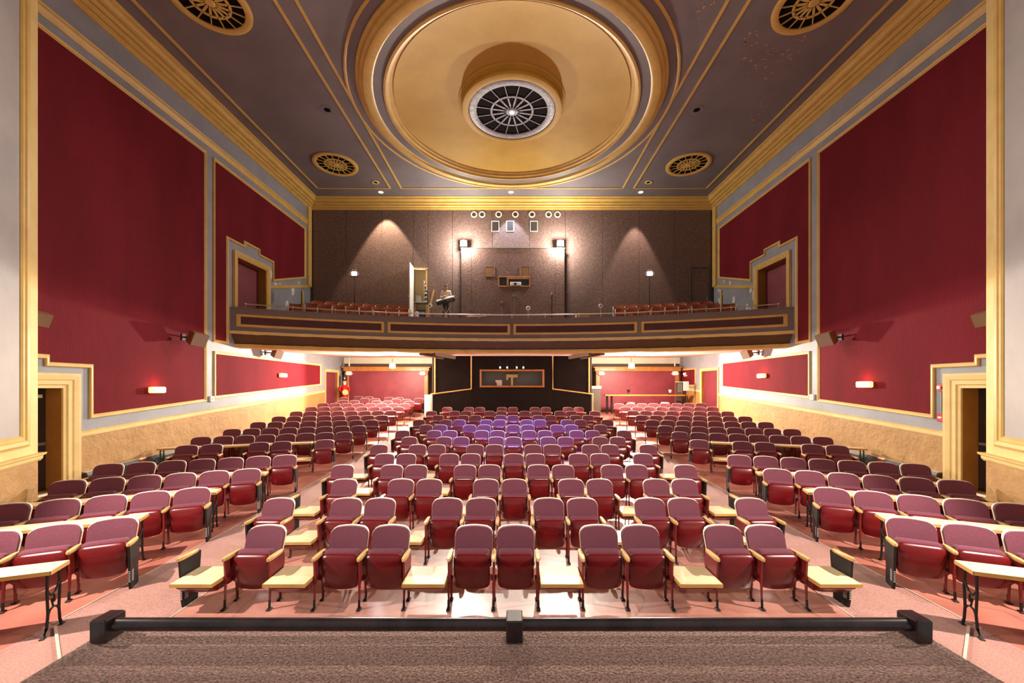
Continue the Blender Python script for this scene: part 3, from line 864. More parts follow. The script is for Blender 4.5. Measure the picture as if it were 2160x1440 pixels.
for x0, x1 in ((-9.63, -5.0), (-4.87, -0.08), (0.06, 4.90), (5.05, 9.63)):
    sweep([(-.006, 5.13), (-.006, 4.80), (0.03, 4.80), (0.03, 5.13)], x0 + .05, x1 - .05, 24, 'maroon_panel', 'fascia_panel', balc)
    for za, zb in ((5.19, 5.10), (4.84, 4.75)):
        sweep([(0.0, za), (-.03, za - .01), (-.035, (za + zb) / 2), (-.018, zb + .012), (0.0, zb)], x0, x1, 24, 'gold_paint', 'fascia_moulding', balc)
    for xa, xb in ((x0, x0 + .10), (x1 - .10, x1)):
        sweep([(0.0, 5.19), (-.032, 5.18), (-.032, 4.76), (0.0, 4.75)], xa, xb, 2, 'gold_paint', 'fascia_moulding', balc)
# under-side (ceiling of the rear stalls)
mb = MB()
rows = []
for k in range(41):
    x = -W + 2 * W * k / 40
    y0 = by(x, RB + .3)
    rows.append([(x, y0, 4.03), (x, (y0 + YR) / 2, 4.18), (x, YR, 4.34)])
mb.loft(rows, False, False, closed=False)
struct(mb.build('ceiling_under_balcony', 'soffit_paint'))
# stepped floor of the balcony
mb = MB()
steps = [(0.3, 5.02), (0.9, 5.02), (0.9, 5.13), (2.15, 5.13), (2.15, 5.355), (2.95, 5.355), (2.95, 5.625), (5.5, 5.625)]
rows = []
for k in range(41):
    x = -W + 2 * W * k / 40
    rows.append([(x, min(by(x, RB + r), YB), z) for r, z in steps])
mb.loft(rows, False, False, closed=False)
struct(mb.build('floor_balcony', 'dark_wall'))

# pipe rail on the parapet
rl = thing('balcony_rail', 'thin metal pipe rail running along the balcony parapet', 'rail')
pts = [(x, by(x, RB + .16), 5.585) for x in [-9.5 + 19.0 * k / 48 for k in range(49)]]
MB().tube(pts, 0.022, 8).build('pipe', 'steel_rail', rl, True)
for k in range(15):
    x = -9.5 + 19.0 * k / 14
    y = by(x, RB + .16)
    MB().tube([(x, y, 5.41), (x, y, 5.60)], 0.016, 6).build('post', 'steel_rail', rl, True)
    MB().lathe([(0, -.035), (.03, -.02), (.035, 0), (.03, .02), (0, .035)], 8, (x, y, 5.59)).build('fitting', 'steel_rail', rl, True)

# balcony seats
def make_balcony_meshes():
    d = {}
    mb = MB()
    n = 8
    rings = []
    for k in range(n + 1):
        u = -1 + 2 * k / n
        top = .84 + .02 * abs(u) ** 2
        x = .228 * u
        yy = -.03 * u * u
        rings.append([(x, yy - .06, .44), (x, yy - .02, top - .01), (x, yy + .005, top), (x, yy + .03, top - .015), (x, yy + .0, .44)])
    mb.loft(rings)
    d['backrest'] = mb.mesh('backrest', 'balcony_leather', True)
    mb = MB()
    rings = []
    for k in range(n + 1):
        u = -1 + 2 * k / n
        x = .215 * u
        b = .03 * (1 - u * u)
        rings.append([(x, -.16, .30), (x, -.18, .62 + b * .2), (x, -.23 - b * .3, .63 + b * .2), (x, -.27 - b, .5), (x, -.24, .28 - b * .5)])
    mb.loft(rings)
    d['seat_pan'] = mb.mesh('seat_pan', 'balcony_leather', True)
    mb = MB()
    mb.tube([(0, -.28, 0.0), (0, -.27, .4), (0, -.30, .60), (0, -.10, .60), (0, -.02, .80)], .018, 6)
    mb.tube([(0, -.06, 0.0), (0, -.10, .60)], .016, 6)
    d['side_frame'] = mb.mesh('side_frame', 'shell_cream', True)
    return d


BM = make_balcony_meshes()
for sx in (-1, 1):
    s = 'left' if sx < 0 else 'right'
    for ri, (r, zt, xs, cnt, gap) in enumerate(((23.45, 5.985, -8.72, 8, (1,)), (24.3, 6.21, -8.55, 8, ()), (25.1, 6.48, -8.66, 8, ()))):
        a0 = math.asin(-xs / r)
        rn = ('front', 'middle', 'back')[ri]
        for i in range(cnt):
            if i in gap and sx < 0:
                continue
            a = a0 - i * .535 / r
            x, y = sx * r * math.sin(a), r * math.cos(a) + BY0
            t = thing('old_theatre_seat', 'worn orange-brown seat in the %s row of %s balcony block, %s from the wall' % (rn, s, ordinal(i + 1)), 'seat', (x, y, zt - .855), -sx * a, 'old balcony seats')
            link('backrest', BM['backrest'], t)
            link('seat_pan', BM['seat_pan'], t)
            link('side_frame', BM['side_frame'], t, (-.2655, 0, 0))
            if (i == cnt - 1 and sx < 0) or (i == 0 and sx > 0):
                link('side_frame', BM['side_frame'], t, (.2655, 0, 0))

# LED work lights on stands
for sx, px in ((-1, 748), (1, 1370)):
    y = 17.22
    s = 'left' if sx < 0 else 'right'
    t = thing('stand_light', 'small LED panel light on a thin black stand in the %s balcony' % s, 'light', (bx(px, y), y, 5.3))
    zt = bz(577, y) - 5.3
    MB().tube([(0, 0, .3), (0, 0, 1.3), (0, 0, zt - .12)], [.022, .018, .013], 8).build('pole', 'black_iron', t, True)
    for k in range(3):
        a = 2 * PI * k / 3 + .4
        MB().tube([(0, 0, .55), (0.16 * math.cos(a), 0.16 * math.sin(a), 0)], .012, 6).build('leg', 'black_iron', t)
    MB().cbox(-.14, .14, -.03, .03, zt - .12, zt + .10, .01).build('panel', 'black_iron' if sx < 0 else 'chrome', t)
    MB().box(-.11, .11, -.036, -.03, zt - .09, zt + .07).build('led_face', 'led_glow', t)
    for q in (-1, 1):
        MB().box(q * .14, q * .20 , -.06, -.05, zt - .09, zt + .07).build('barn_door', 'white_paint', t)
    MB().box(-.1, .1, -.06, -.05, zt + .10, zt + .17).build('barn_door', 'white_paint', t)
    # floods on the booth corners
    t = thing('flood_light', 'glaring flood light on the %s upper corner of the booth' % s, 'light', (sx * 2.3, 19.02, 9.23), 0, 'glaring flood lights')
    MB().tube([(0, 0, 0), (0, 0, .08)], .03, 8).build('foot', 'black_iron', t)
    MB().loft([[(-.10, .12, .12), (.10, .12, .12), (.10, .12, .30), (-.10, .12, .30)], [(-.17, -.12, .06), (.17, -.12, .06), (.17, -.12, .36), (-.17, -.12, .36)]]).build('housing', 'black_iron', t)
    MB().lathe([(0, -.03), (.12, -.02), (.145, .0)], 20, (0, -.125, .21), 'y').build('lens', 'lamp_glow', t, True)
    # floods under the balcony
    t = thing('flood_light', 'glaring flood light hung under the balcony on the %s' % s, 'light', (sx * 6.0, 20.03, 4.12), 0, 'glaring flood lights')
    MB().tube([(0, 0, .08), (0, 0, -.25)], .02, 8).build('drop_rod', 'black_iron', t)
    MB().loft([[(-.10, .12, -.34), (.10, .12, -.34), (.10, .12, -.52), (-.10, .12, -.52)], [(-.16, -.05, -.30), (.16, -.05, -.30), (.16, -.05, -.56), (-.16, -.05, -.56)]]).build('housing', 'black_iron', t)
    MB().lathe([(0, -.03), (.10, -.02), (.125, .0)], 20, (0, -.055, -.43), 'y').build('lens', 'lamp_glow', t, True)
    # flush ceiling lights under the balcony
    t = thing('flush_light', 'flush ceiling light under the balcony edge on the %s' % s, 'light', (sx * 6.3, 16.6, 4.045))
    MB().lathe([(.22, .02), (.22, -.02), (.16, -.05), (0, -.06)], 20).build('lens', 'downlight_glow', t, True)

# ------------------------------------------------------------------ rear wall below the balcony
rw = struct(MB().face([(-10, YR, -.2), (10, YR, -.2), (10, YR, 4.6), (-10, YR, 4.6)]).build('wall_rear', 'dark_wall'))
MB().box(-W, W, YR - .04, YR, 3.98, 4.36).build('upper_band', 'cream_plaster', rw)
for sx in (-1, 1):
    s = 'left' if sx < 0 else 'right'
    a = (sx * 9.56, sx * 4.80)
    x0, x1 = min(a), max(a)
    t = thing('curtain_portal', 'orange wood portal framing a red wall at the rear %s' % s, 'portal', (0, 22.75, 0))
    fz = zf(7, 22.7)
    MB().box(x0 + .2, x1 - .2, .08, .12, fz, 3.55).build('red_cloth', 'door_red', t)
    for q in (x0, x1 - .22):
        MB().cbox(q, q + .22, 0, .45, fz, 3.52, .015).build('post', 'orange_wood', t)
    MB().cbox(x0 - .08, x1 + .08, -.06, .45, 3.52, 3.72, .02).build('lintel', 'orange_wood', t)
    MB().cbox(x0 - .16, x1 + .16, -.12, .45, 3.70, 3.78, .02).build('crown', 'orange_wood', t)
    for q, w_ in ((x0 + .28, 'outer' if sx < 0 else 'inner'), (x1 - .28, 'inner' if sx < 0 else 'outer')):
        e = thing('exit_sign', 'lit white EXIT sign at the %s corner of the rear %s portal' % (w_, s), 'sign', (q, 22.66, 3.40))
        MB().cbox(-.14, .14, -.05, .03, -.10, .10, .01).build('housing', 'exit_face', e)
        for qq in (-1, 1):
            MB().lathe([(0, -.05), (.03, -.04), (.035, 0)], 12, (qq * .19, 0, -.02), 'y').build('lamp_head', 'white_paint', e, True)
        MB().box(-.12, .12, -.03, .02, -.14, -.10).build('red_lens', 'exit_red', e)
        cu = bpy.data.curves.new('lettering', 'FONT')
        cu.body = 'EXIT'
        cu.size = .15
        cu.align_x = 'CENTER'
        cu.align_y = 'CENTER'
        cu.extrude = .003
        cu.materials.append(MATS['exit_red'])
        tmp = bpy.data.objects.new('lettering_curve', cu)
        me = bpy.data.meshes.new_from_object(tmp)
        bpy.data.objects.remove(tmp)
        me.name = 'lettering'
        link('lettering', me, e, (0, -.054, 0), (R(90), 0, 0))
    t = thing('hanging_rod', 'thin white rod hanging above the rear %s portal' % s, 'rod', (sx * 9.2, 22.5, 0))
    MB().tube([(0, 0, 3.79), (0, 0, 4.3)], .018, 6).build('rod', 'white_paint', t)
    MB().lathe([(0, 0), (.04, 0), (.04, .2), (0, .2)], 8, (0, 0, 3.79)).build('sleeve', 'white_paint', t)

# control booth in the middle
YO = 20.5
bo = struct(MB().box(-2.10, -1.60, YO, YO + .1, .5, 4.3).box(1.60, 2.10, YO, YO + .1, .5, 4.3).box(-1.6, 1.6, YO, YO + .1, .5, 2.66).box(-1.6, 1.6, YO, YO + .1, 3.46, 4.3).build('wall_control_booth', 'booth_black'))
for sx in (-1, 1):
    mb = MB()
    mb.loft([[(sx * 2.10, YO, .5), (sx * 2.10, YO, 4.3), (sx * 2.10, YO + .1, 4.3), (sx * 2.10, YO + .1, .5)], [(sx * 4.0, YO - .35, .5), (sx * 4.0, YO - .35, 4.3), (sx * 4.0, YO - .25, 4.3), (sx * 4.0, YO - .25, .5)]])
    mb.build('wing', 'booth_black', bo)
    MB().box(sx * 4.0 - .05, sx * 4.0 + .05, YO - .3, YR, .5, 4.3).build('return_wall', 'dark_wall', bo)
    mb = MB()
    mb.tube([(sx * 2.10, YO - .02, 4.3), (sx * 2.10, YO - .02, 2.52), (sx * 4.08, YO - .40, 2.26), (sx * 4.08, YO - .40, .8)], .04, 4)
    mb.build('gold_trim', 'gold_pale', bo)
    MB().box(sx * 3.90 - .035, sx * 3.90 + .035, YO - .42, YO - .35, 2.26, 4.2).build('gold_trim', 'gold_pale', bo)
    for k in range(2):
        y0 = by(3.6, RB + .45)
        M = Matrix.Translation((sx * (3.75 - .55 * k), y0, 4.03)) @ Matrix.Rotation(sx * R(12), 4, 'Z')
        MB().box(-.06, .06, 0, 2.4, -.10, .06, M).build('ceiling_beam', 'brown_paint', bo)
mb = MB()
frame(mb, [(-1.66, 2.60), (1.66, 2.60), (1.66, 3.52), (-1.66, 3.52)], .09, .05, lambda u, v, h: (u, YO - h, v))
mb.build('window_frame', 'orange_wood', bo)
mb = MB()
mb.face([(-1.8, YO + .9, 2.2), (1.8, YO + .9, 2.2), (1.8, YO + .9, 3.8), (-1.8, YO + .9, 3.8)])
mb.build('inner_wall', 'grey_metal', bo)
t = thing('post_tee', 'yellow T-shaped post standing inside the control booth window', 'post', (0, YO + .5, 2.3))
MB().box(-.06, .06, 0, .08, 0, .82).build('upright', 'gold_pale', t)
MB().box(-.30, .30, -.04, .12, .82, .98).build('crossbar', 'gold_pale', t)
MB().box(-.30, -.20, -.04, .12, .70, .82).build('bracket', 'gold_pale', t)
t = thing('paper_notice', 'white lit notice behind the control booth window', 'notice', (-.66, YO + .3, 2.68))
MB().box(-.14, .14, 0, .01, 0, .24).build('sheet', 'white_paint', t)
MB().box(-.20, .14, .002, .012, .18, .30).build('upper_sheet', 'white_paint', t)
for i, px in enumerate((1055, 1070, 1090, 1104)):
    y = YO - .3
    t = thing('track_lamp', 'tiny white track lamp over the booth window, %s from left' % ordinal(i + 1), 'lamp', (bx(px, y), y, 3.56), 0, 'track lamps over the booth window')
    MB().tube([(0, 0, .08), (0, 0, .5)], .008, 5).build('stem', 'black_iron', t)
    MB().lathe([(0, 0), (.03, .01), (.035, .06), (.02, .09), (0, .09)], 10).build('head', 'downlight_glow', t, True)
t = thing('white_cabinet', 'small white cabinet top beside the right end of the control booth', 'cabinet', (4.46, 21.6, zf(4.3, 21.6)))
MB().cbox(-.3, .3, -.25, .25, 0, 1.45, .01).build('body', 'dark_wall', t)
MB().cbox(-.33, .33, -.28, .28, 1.45, 1.60, .01).build('top', 'white_paint', t)
t = thing('white_board', 'plain white board leaning at the left end of the control booth', 'board', (-4.45, 21.5, zf(4.4, 21.5)))
MB().cbox(-.28, .28, -.02, .02, 0, 1.15, .004).build('panel', 'white_paint', t)

# ------------------------------------------------------------------ theatre seats


def make_seat_meshes(p):
    d = {}
    hw = p / 2 - .030           # half width of the back
    # --- backrest pad and shell
    us = [math.sin(PI / 2 * t) for t in [-1 + 2 * k / 12 for k in range(13)]]

    def top(u, s=0.0):
        k = max(0.0, (abs(u) - .70) / .30)
        return .840 + s - .026 * u * u - .080 * (1 - math.sqrt(max(0.0, 1 - k * k)))

    def grid(off, s, m, bulge):
        rows = []
        for j in range(7):
            v = j / 6
            row = []
            for u in us:
                zt_ = top(u, s)
                z = .40 - s + (zt_ - .40 + s) * v
                w = (hw + s) * (0.94 + 0.06 * v)
                vv = (z - .40) / .44
                y = -.115 + .135 * vv - .045 * u * u * (1 - .3 * vv) + off - bulge * (1 - u * u) * math.sin(PI * min(1, max(0, vv)) * .9 + .1)
                row.append((u * w, y, z))
            rows.append(row)
        return rows

    def pad(off0, off1, s, m, name, bulge):
        mb = MB()
        f = grid(off0, s, m, bulge)
        b = grid(off1, s, m, 0)
        n = len(us)
        mb.loft(f, False, False, closed=False)
        mb.loft(b, False, False, closed=False)
        rim_f = f[0] + [r[-1] for r in f[1:]] + f[-1][-2::-1] + [r[0] for r in f[-2:0:-1]]
        rim_b = b[0] + [r[-1] for r in b[1:]] + b[-1][-2::-1] + [r[0] for r in b[-2:0:-1]]
        mb.loft([rim_f, rim_b], False, False)
        return mb.mesh(name, m, True, 50)
    d['backrest'] = pad(0.0, .035, 0.0, 'seat_fabric', 'backrest', .018)
    d['back_shell'] = pad(.028, .055, .009, 'shell_cream', 'back_shell', 0)
    # --- tipped-up seat: red vinyl underside, cloth cushion behind it
    sw = p / 2 - .048

    def seatpart(y0, y1, zb, zt, w, bul, m, name, roll):
        mb = MB()
        rings = []
        for k in range(13):
            u = us[k]
            e = 1 - abs(u) ** 4
            r = .045 * (1 - math.sqrt(max(0, 1 - max(0, (abs(u) - .8) / .2) ** 2)))
            zlow = zb - .035 * (1 - u * u) + r
            ztop_ = zt - r * .8
            x = u * w
            rings.append([(x, y1, zlow + .01), (x, y1, ztop_ - .01), (x, (y0 + y1) / 2, ztop_ + .006 * e), (x, y0 + roll, ztop_), (x, y0 - bul * .3 * e, ztop_ - roll * 1.1), (x, y0 - bul * e + .01, zlow + (ztop_ - zlow) * .6), (x, y0 - bul * e + .025, zlow + (ztop_ - zlow) * .25), (x, y0 + .045, zlow)])
        mb.loft(rings)
        return mb.mesh(name, m, True, 50)
    d['seat_pan'] = seatpart(-.325, -.245, .215, .605, sw, .022, 'seat_vinyl', 'seat_pan', .028)
    d['seat_cushion'] = seatpart(-.268, -.165, .25, .640, sw - .008, .0, 'seat_fabric', 'seat_cushion', .03)
    # --- iron standard between seats
    mb = MB()
    pl = [(-.395, .575), (-.10, .575), (-.085, .47), (-.10, .40), (-.155, .30), (-.20, .235), (-.225, .255), (-.28, .30), (-.355, .30), (-.375, .26)]
    mb.prism(pl, -.011, .011, lambda u, v, h: (h, u, v))
    mb.tube([(0, -.372, .30), (0, -.380, .12), (0, -.388, 0.004)], [.018, .013, .014], 6)
    mb.tube([(0, -.185, .27), (0, -.178, .12), (0, -.172, 0.004)], [.018, .013, .014], 6)
    mb.cbox(-.022, .022, -.43, -.355, 0, .012, .004)
    mb.cbox(-.022, .022, -.205, -.135, 0, .012, .004)
    mb.tube([(-.03, -.235, .30), (.03, -.235, .30)], .03, 8)
    d['standard'] = mb.mesh('standard', 'red_iron', True, 40)
    mb = MB()
    mb.tube([(0, .006, .11), (0, 0, .004)], [.0145, .0155], 6)
    mb.cbox(-.024, .024, -.042, .034, 0, .014, .004)
    d['foot'] = mb.mesh('foot', 'black_iron', True, 40)
    # --- armrest
    mb = MB()
    pts = []
    for k in range(16):
        a = 2 * PI * k / 16
        x = .030 * math.cos(a)
        y = -.27 + .165 * math.copysign(abs(math.sin(a)) ** .6, math.sin(a))
        pts.append((x * (1 + .1 * (-(y + .27) / .165)), y))
    mb.loft([[(x * .85, -.27 + (y + .27) * .97, .575) for x, y in pts], [(x, y, .584) for x, y in pts], [(x, y, .600) for x, y in pts], [(x * .8, -.27 + (y + .27) * .95, .611 - .012 * (y + .27)) for x, y in pts]])
    d['armrest'] = mb.mesh('armrest', 'arm_wood', True, 40)
    # --- aisle end panel
    mb = MB()
    pl = [(-.40, .578), (-.08, .578), (-.095, .40), (-.13, .25), (-.13, .0), (-.345, .0), (-.365, .10), (-.37, .25), (-.385, .40)]
    mb.prism(pl, -.014, .014, lambda u, v, h: (h, u, v))
    d['end_panel'] = mb.mesh('end_panel', 'black_iron', False)
    mb = MB()
    for k in range(7):
        z = .10 + k * .022
        for sgn in (-1, 1):
            mb.box(sgn * .0145 - .002, sgn * .0145 + .002, -.335, -.285, z, z + .008)
        mb.box(-.010, .010, -.372 + .0, -.362, z, z + .008)
    d['louvre'] = mb.mesh('louvre', 'pale_slot')
    # --- writing board on a lowered seat
    bw_ = p / 2 - .022
    d['board'] = MB().cbox(-bw_ + .004, bw_ - .004, -.556, -.104, .343, .382, .003).mesh('board', 'blond_wood')
    mb = MB()
    mb.box(-bw_, bw_, -.562, -.552, .340, .380)
    mb.box(-bw_, -bw_ + .008, -.56, -.10, .340, .380)
    mb.box(bw_ - .008, bw_, -.56, -.10, .340, .380)
    mb.box(-bw_, bw_, -.108, -.098, .340, .380)
    d['edge_band'] = mb.mesh('edge_band', 'blond_edge')
    mb = MB()
    rings = []
    for k in range(13):
        u = us[k]
        e = 1 - abs(u) ** 3
        rings.append([(u * sw, -.08, .338), (u * sw, -.46, .338), (u * sw, -.50, .30), (u * sw, -.44, .25 - .02 * e), (u * sw, -.20, .235 - .03 * e), (u * sw, -.09, .27)])
    mb.loft(rings)
    d['lowered_seat'] = mb.mesh('lowered_seat', 'seat_vinyl', True, 45)
    return d


SM = {'c': make_seat_meshes(.53), 's': make_seat_meshes(.557)}


def add_standard(t, S, x, end):
    if end:
        e = link('end_panel', S['end_panel'], t, (x, 0, 0))
        link('louvre', S['louvre'], e)
    else:
        e = link('standard', S['standard'], t, (x, 0, 0))
        link('foot', S['foot'], e, (0, -.39, 0))
        link('foot', S['foot'], e, (0, -.17, 0))
    link('armrest', S['armrest'], t, (x, 0, 0))


def add_row(key, p, start, ang, pattern, sgn, block, rowname, aisle_lo, aisle_hi, group):
    """slots run from start along (cos, sin)*sgn; aisle_lo / aisle_hi: end panels at the -x / +x ends of the row"""
    S = SM[key]
    n = len(pattern)
    c, s = math.cos(ang), math.sin(ang)
    order = list(range(n)) if sgn > 0 else list(range(n - 1, -1, -1))    # slots sorted along local +x
    names_i = {}
    k = 0
    cnt = {'S': 0, 'D': 0}
    tot = {'S': pattern.count('S'), 'D': pattern.count('D')}
    for pos, i in enumerate(order):
        ch = pattern[i]
        x = start[0] + sgn * i * p * c
        y = start[1] + sgn * i * p * s
        if ch == ' ':
            continue
        cnt[ch] += 1
        fx, fy = x + s * .25, y - c * .25
        z = zf(fx, fy)
        if ch == 'S':
            lab = 'burgundy folding theatre seat, %s, %s from left' % (rowname, ordinal(cnt['S']))
            t = thing('theatre_seat', lab, 'seat', (x, y, z), ang, group)
            b = link('backrest', S['backrest'], t)
            link('back_shell', S['back_shell'], b)
            link('seat_pan', S['seat_pan'], t)
            link('seat_cushion', S['seat_cushion'], t)
            add_standard(t, S, -p / 2, aisle_lo and pos == 0)
            nxt = pattern[order[pos + 1]] if pos + 1 < n else None
            if nxt != 'S':
                add_standard(t, S, p / 2, aisle_hi and pos == n - 1)
        else:
            lab = 'pale wooden board on a lowered seat, %s, %s from left' % (rowname, ordinal(cnt['D']))
            t = thing('seat_board', lab, 'board', (x, y, z), ang, 'boards laid on lowered seats')
            b = link('board', S['board'], t)
            link('edge_band', S['edge_band'], b)
            link('lowered_seat', S['lowered_seat'], t)
            if pos == 0:
                add_standard(t, S, -p / 2, aisle_lo)
            if pos == n - 1:
                add_standard(t, S, p / 2, aisle_hi)


A = 'DSDSSDSSDSSDSSD'
B = 'SDSSDSSDSSDSSDS'
C_ = 'DSSDSSDSSDSSDSD'
rowpat = [A, B, A, B, C_, B, A, B, C_, B, A, B, ' S SS SS SS SS  ']
for k in range(13):
    y = 5.1 + 1.18 * k
    pat = rowpat[k].ljust(15)[:15]
    add_row('c', .53, (-3.93 + .265, y), 0.0, pat, 1, 'centre', '%s row of the centre block' % ordinal(k + 1), pat[0] != ' ', pat[-1] != ' ', 'theatre seats of the centre block')

SIDE_Y = [5.36, 6.86, 8.26, 9.65, 11.7, 13.05, 14.3, 15.6, 16.85, 18.1, 19.3, 20.4, 21.3, 21.95, 22.45]
SIDE_A = [26, 24, 20.5, 19, 19, 19, 17.5, 16, 15, 14, 12, 11, 9, 5, 3]
SIDE_P = ['SSSS', 'SSSSS', 'SSSSSS', 'SSSSSSS', 'SDSSDSSD', 'SSSSSSSS', 'SSSSSSSS', 'SSSSSSSS', 'SSSSSSSS', 'SSSSSSSS', 'SSSSSSSS', 'SSSSSSSS']
SIDE_PL = SIDE_P + ['S SS SS', ' SS SS S', 'S SS SS ']
for sx in (-1, 1):
    s = 'left' if sx < 0 else 'right'
    for k, pat in enumerate(SIDE_PL if sx < 0 else SIDE_P):
        if k == 3 and sx < 0:
            pass
        x0 = 5.5
        if k == 0:
            x0 = 5.36
        if k >= 13:
            x0 = 5.25
        add_row('s', .557, (sx * x0, SIDE_Y[k]), -sx * R(SIDE_A[k]), pat, sx, s, '%s row of the %s block' % (ordinal(k + 1), s), sx > 0, sx < 0, 'theatre seats of the %s block' % s)

# long narrow writing tables in front of the first side rows


def iron_leg(t, x):
    mb = MB()
    mb.tube([(x, -.085, .655), (x, -.095, .45), (x, -.080, .22), (x, -.10, .08), (x, -.15, .0)], [.016, .014, .014, .014, .016], 6)
    mb.tube([(x, .085, .655), (x, .10, .45), (x, .085, .22), (x, .10, .08), (x, .13, .0)], [.016, .014, .014, .014, .016], 6)
    mb.tube([(x, -.09, .47), (x, -.03, .40), (x, .03, .42), (x, .09, .50)], .010, 6)
    mb.tube([(x, -.085, .20), (x, -.05, .25), (x, 0, .265), (x, .05, .25), (x, .09, .20)], .011, 6)
    mb.tube([(x, 0, .41), (x, .02, .36), (x, -.015, .31), (x, 0, .265)], .010, 6)
    mb.lathe([(0, -.02), (.022, -.012), (.022, .012), (0, .02)], 8, (x, 0, .335), 'x')
    mb.cbox(x - .02, x + .02, -.185, -.125, 0, .012, .004)
    mb.cbox(x - .02, x + .02, .10, .17, 0, .012, .004)
    return mb.build('leg', 'black_iron', t, True, 50)


for sx in (-1, 1):
    s = 'left' if sx < 0 else 'right'
    for row, cx, cy, deg, nsl in ((0, 4.96, 4.47, 21, 3.3), (1, 5.50, 6.04, 22, 3.8), (2, 5.39, 7.39, 20.5, 5.8), (3, 5.31, 8.70, 19, 6.0), (5, 6.06, 12.15, 18.5, 6.75)):
        ang = R(deg)
        L = nsl * .557
        # (cx, cy) is the aisle-side corner nearest the seats behind
        x = cx - .15 * math.sin(ang)
        y = cy - .15 * math.cos(ang)
        z = zf(x + L / 2 * math.cos(ang), y - L / 2 * math.sin(ang))
        rz = -sx * ang
        t = thing('writing_table', 'long narrow blond wooden table before the %s row of the %s block' % (ordinal(row + 1), s), 'table', (sx * x, y, z), rz, 'long tables of the side blocks')
        a, b = (0, L) if sx > 0 else (-L, 0)
        tp = MB().cbox(a + .004, b - .004, -.146, .146, .660, .700, .003).build('table_top', 'blond_wood', t)
        mb = MB()
        mb.box(a, b, -.15, -.142, .656, .698)
        mb.box(a, b, .142, .15, .656, .698)
        mb.box(a, a + .008, -.15, .15, .656, .698)
        mb.box(b - .008, b, -.15, .15, .656, .698)
        mb.build('edge_band', 'blond_edge', tp)
        nl = 3
        for i in range(nl):
            xx = .06 + (L - .12) * i / (nl - 1)
            iron_leg(t, sx * xx)

# ------------------------------------------------------------------ fittings on the side walls


def sconce(sx, y, z, lab):
    t = thing('wall_sconce', lab, 'sconce', (sx * (W - .014), y, z), 0, 'wall sconces')
    MB().cbox(-sx * .0 - .03 if sx > 0 else 0, .0 if sx > 0 else .03, -.20, .20, -.07, .07, .005).build('back_plate', 'arm_wood', t)
    mb = MB()
    xa, xb = (-.13, -.03) if sx > 0 else (.03, .13)
    mb.cbox(xa, xb, -.235, .235, -.085, .085, .02)
    mb.build('glass_shade', 'sconce_glass', t)
    lamp('sconce_light', 'POINT', (sx * (W - .22), y, z + .14), 7, (1.0, 0.25, 0.10), .05)


sconce(-1, 10.9, 2.55, 'lit frosted wall sconce on the large red panel of the left wall')
sconce(-1, 16.9, 3.12, 'lit frosted wall sconce under the balcony on the left wall')
sconce(1, 10.97, 2.70, 'lit frosted wall sconce on the large red panel of the right wall')
sconce(1, 15.5, 3.06, 'lit frosted wall sconce under the balcony on the right wall')


def wall_speaker(sx, y, z, lab, k=0.82, off=0.42):
    t = thing('wall_speaker', lab, 'speaker', (sx * (W - .015), y, z), 0, 'wall speakers')
    M = Matrix.Translation((-sx * off, 0, 0)) @ Matrix.Rotation(sx * R(0), 4, 'Z') @ Matrix.Rotation(sx * R(-22), 4, 'Y') @ Matrix.Rotation(sx * R(22), 4, 'Z')
    mb = MB()
    d = .17 * k
    mb.loft([[(sx * d, -.18 * k, -.16 * k), (sx * d, .18 * k, -.16 * k), (sx * d, .18 * k, .20 * k), (sx * d, -.18 * k, .20 * k)], [(-sx * d, -.22 * k, -.20 * k), (-sx * d, .22 * k, -.20 * k), (-sx * d, .22 * k, .22 * k), (-sx * d, -.22 * k, .22 * k)]], True, True, M)
    mb.build('cabinet', 'speaker_brown', t)
    mb = MB()
    xa, xb = sorted((-sx * (d + .012), -sx * d))
    mb.box(xa, xb, -.205 * k, .205 * k, -.185 * k, .205 * k, M)
    mb.build('grille_cloth', 'speaker_face', t)
    MB().tube([(0, 0, .05), (-sx * off * .35, 0, .05), (-sx * off * .62, 0, .03)], .025, 6).build('bracket', 'black_iron', t)
    xa, xb = sorted((0, -sx * .02))
    MB().box(xa, xb, -.06, .06, -.05, .15).build('wall_plate', 'black_iron', t)


for sx in (-1, 1):
    s = 'left' if sx < 0 else 'right'
    wall_speaker(sx, 8.06, 4.02, 'brown box speaker half hidden behind the %s proscenium edge' % s, .66, .21)
    wall_speaker(sx, 11.85, 4.06, 'tilted brown box speaker beside the %s wall pilaster' % s, .95, .40)
    wall_speaker(sx, 15.85, 3.94, 'brown box speaker under the balcony on the %s wall' % s, .78)
    t = thing('wall_outlet', 'white outlet box low on the %s wall pilaster' % s, 'outlet', (sx * W, 12.96, 2.24 if sx < 0 else 2.30))
    xa, xb = sorted((0, -sx * .06))
    MB().cbox(xa, xb, -.09, .09, -.09, .09, .008).build('box', 'white_paint', t)
    xa, xb = sorted((-sx * .06, -sx * .064))
    MB().box(xa, xb, -.04, .04, -.03, .03).build('socket', 'grey_metal', t)

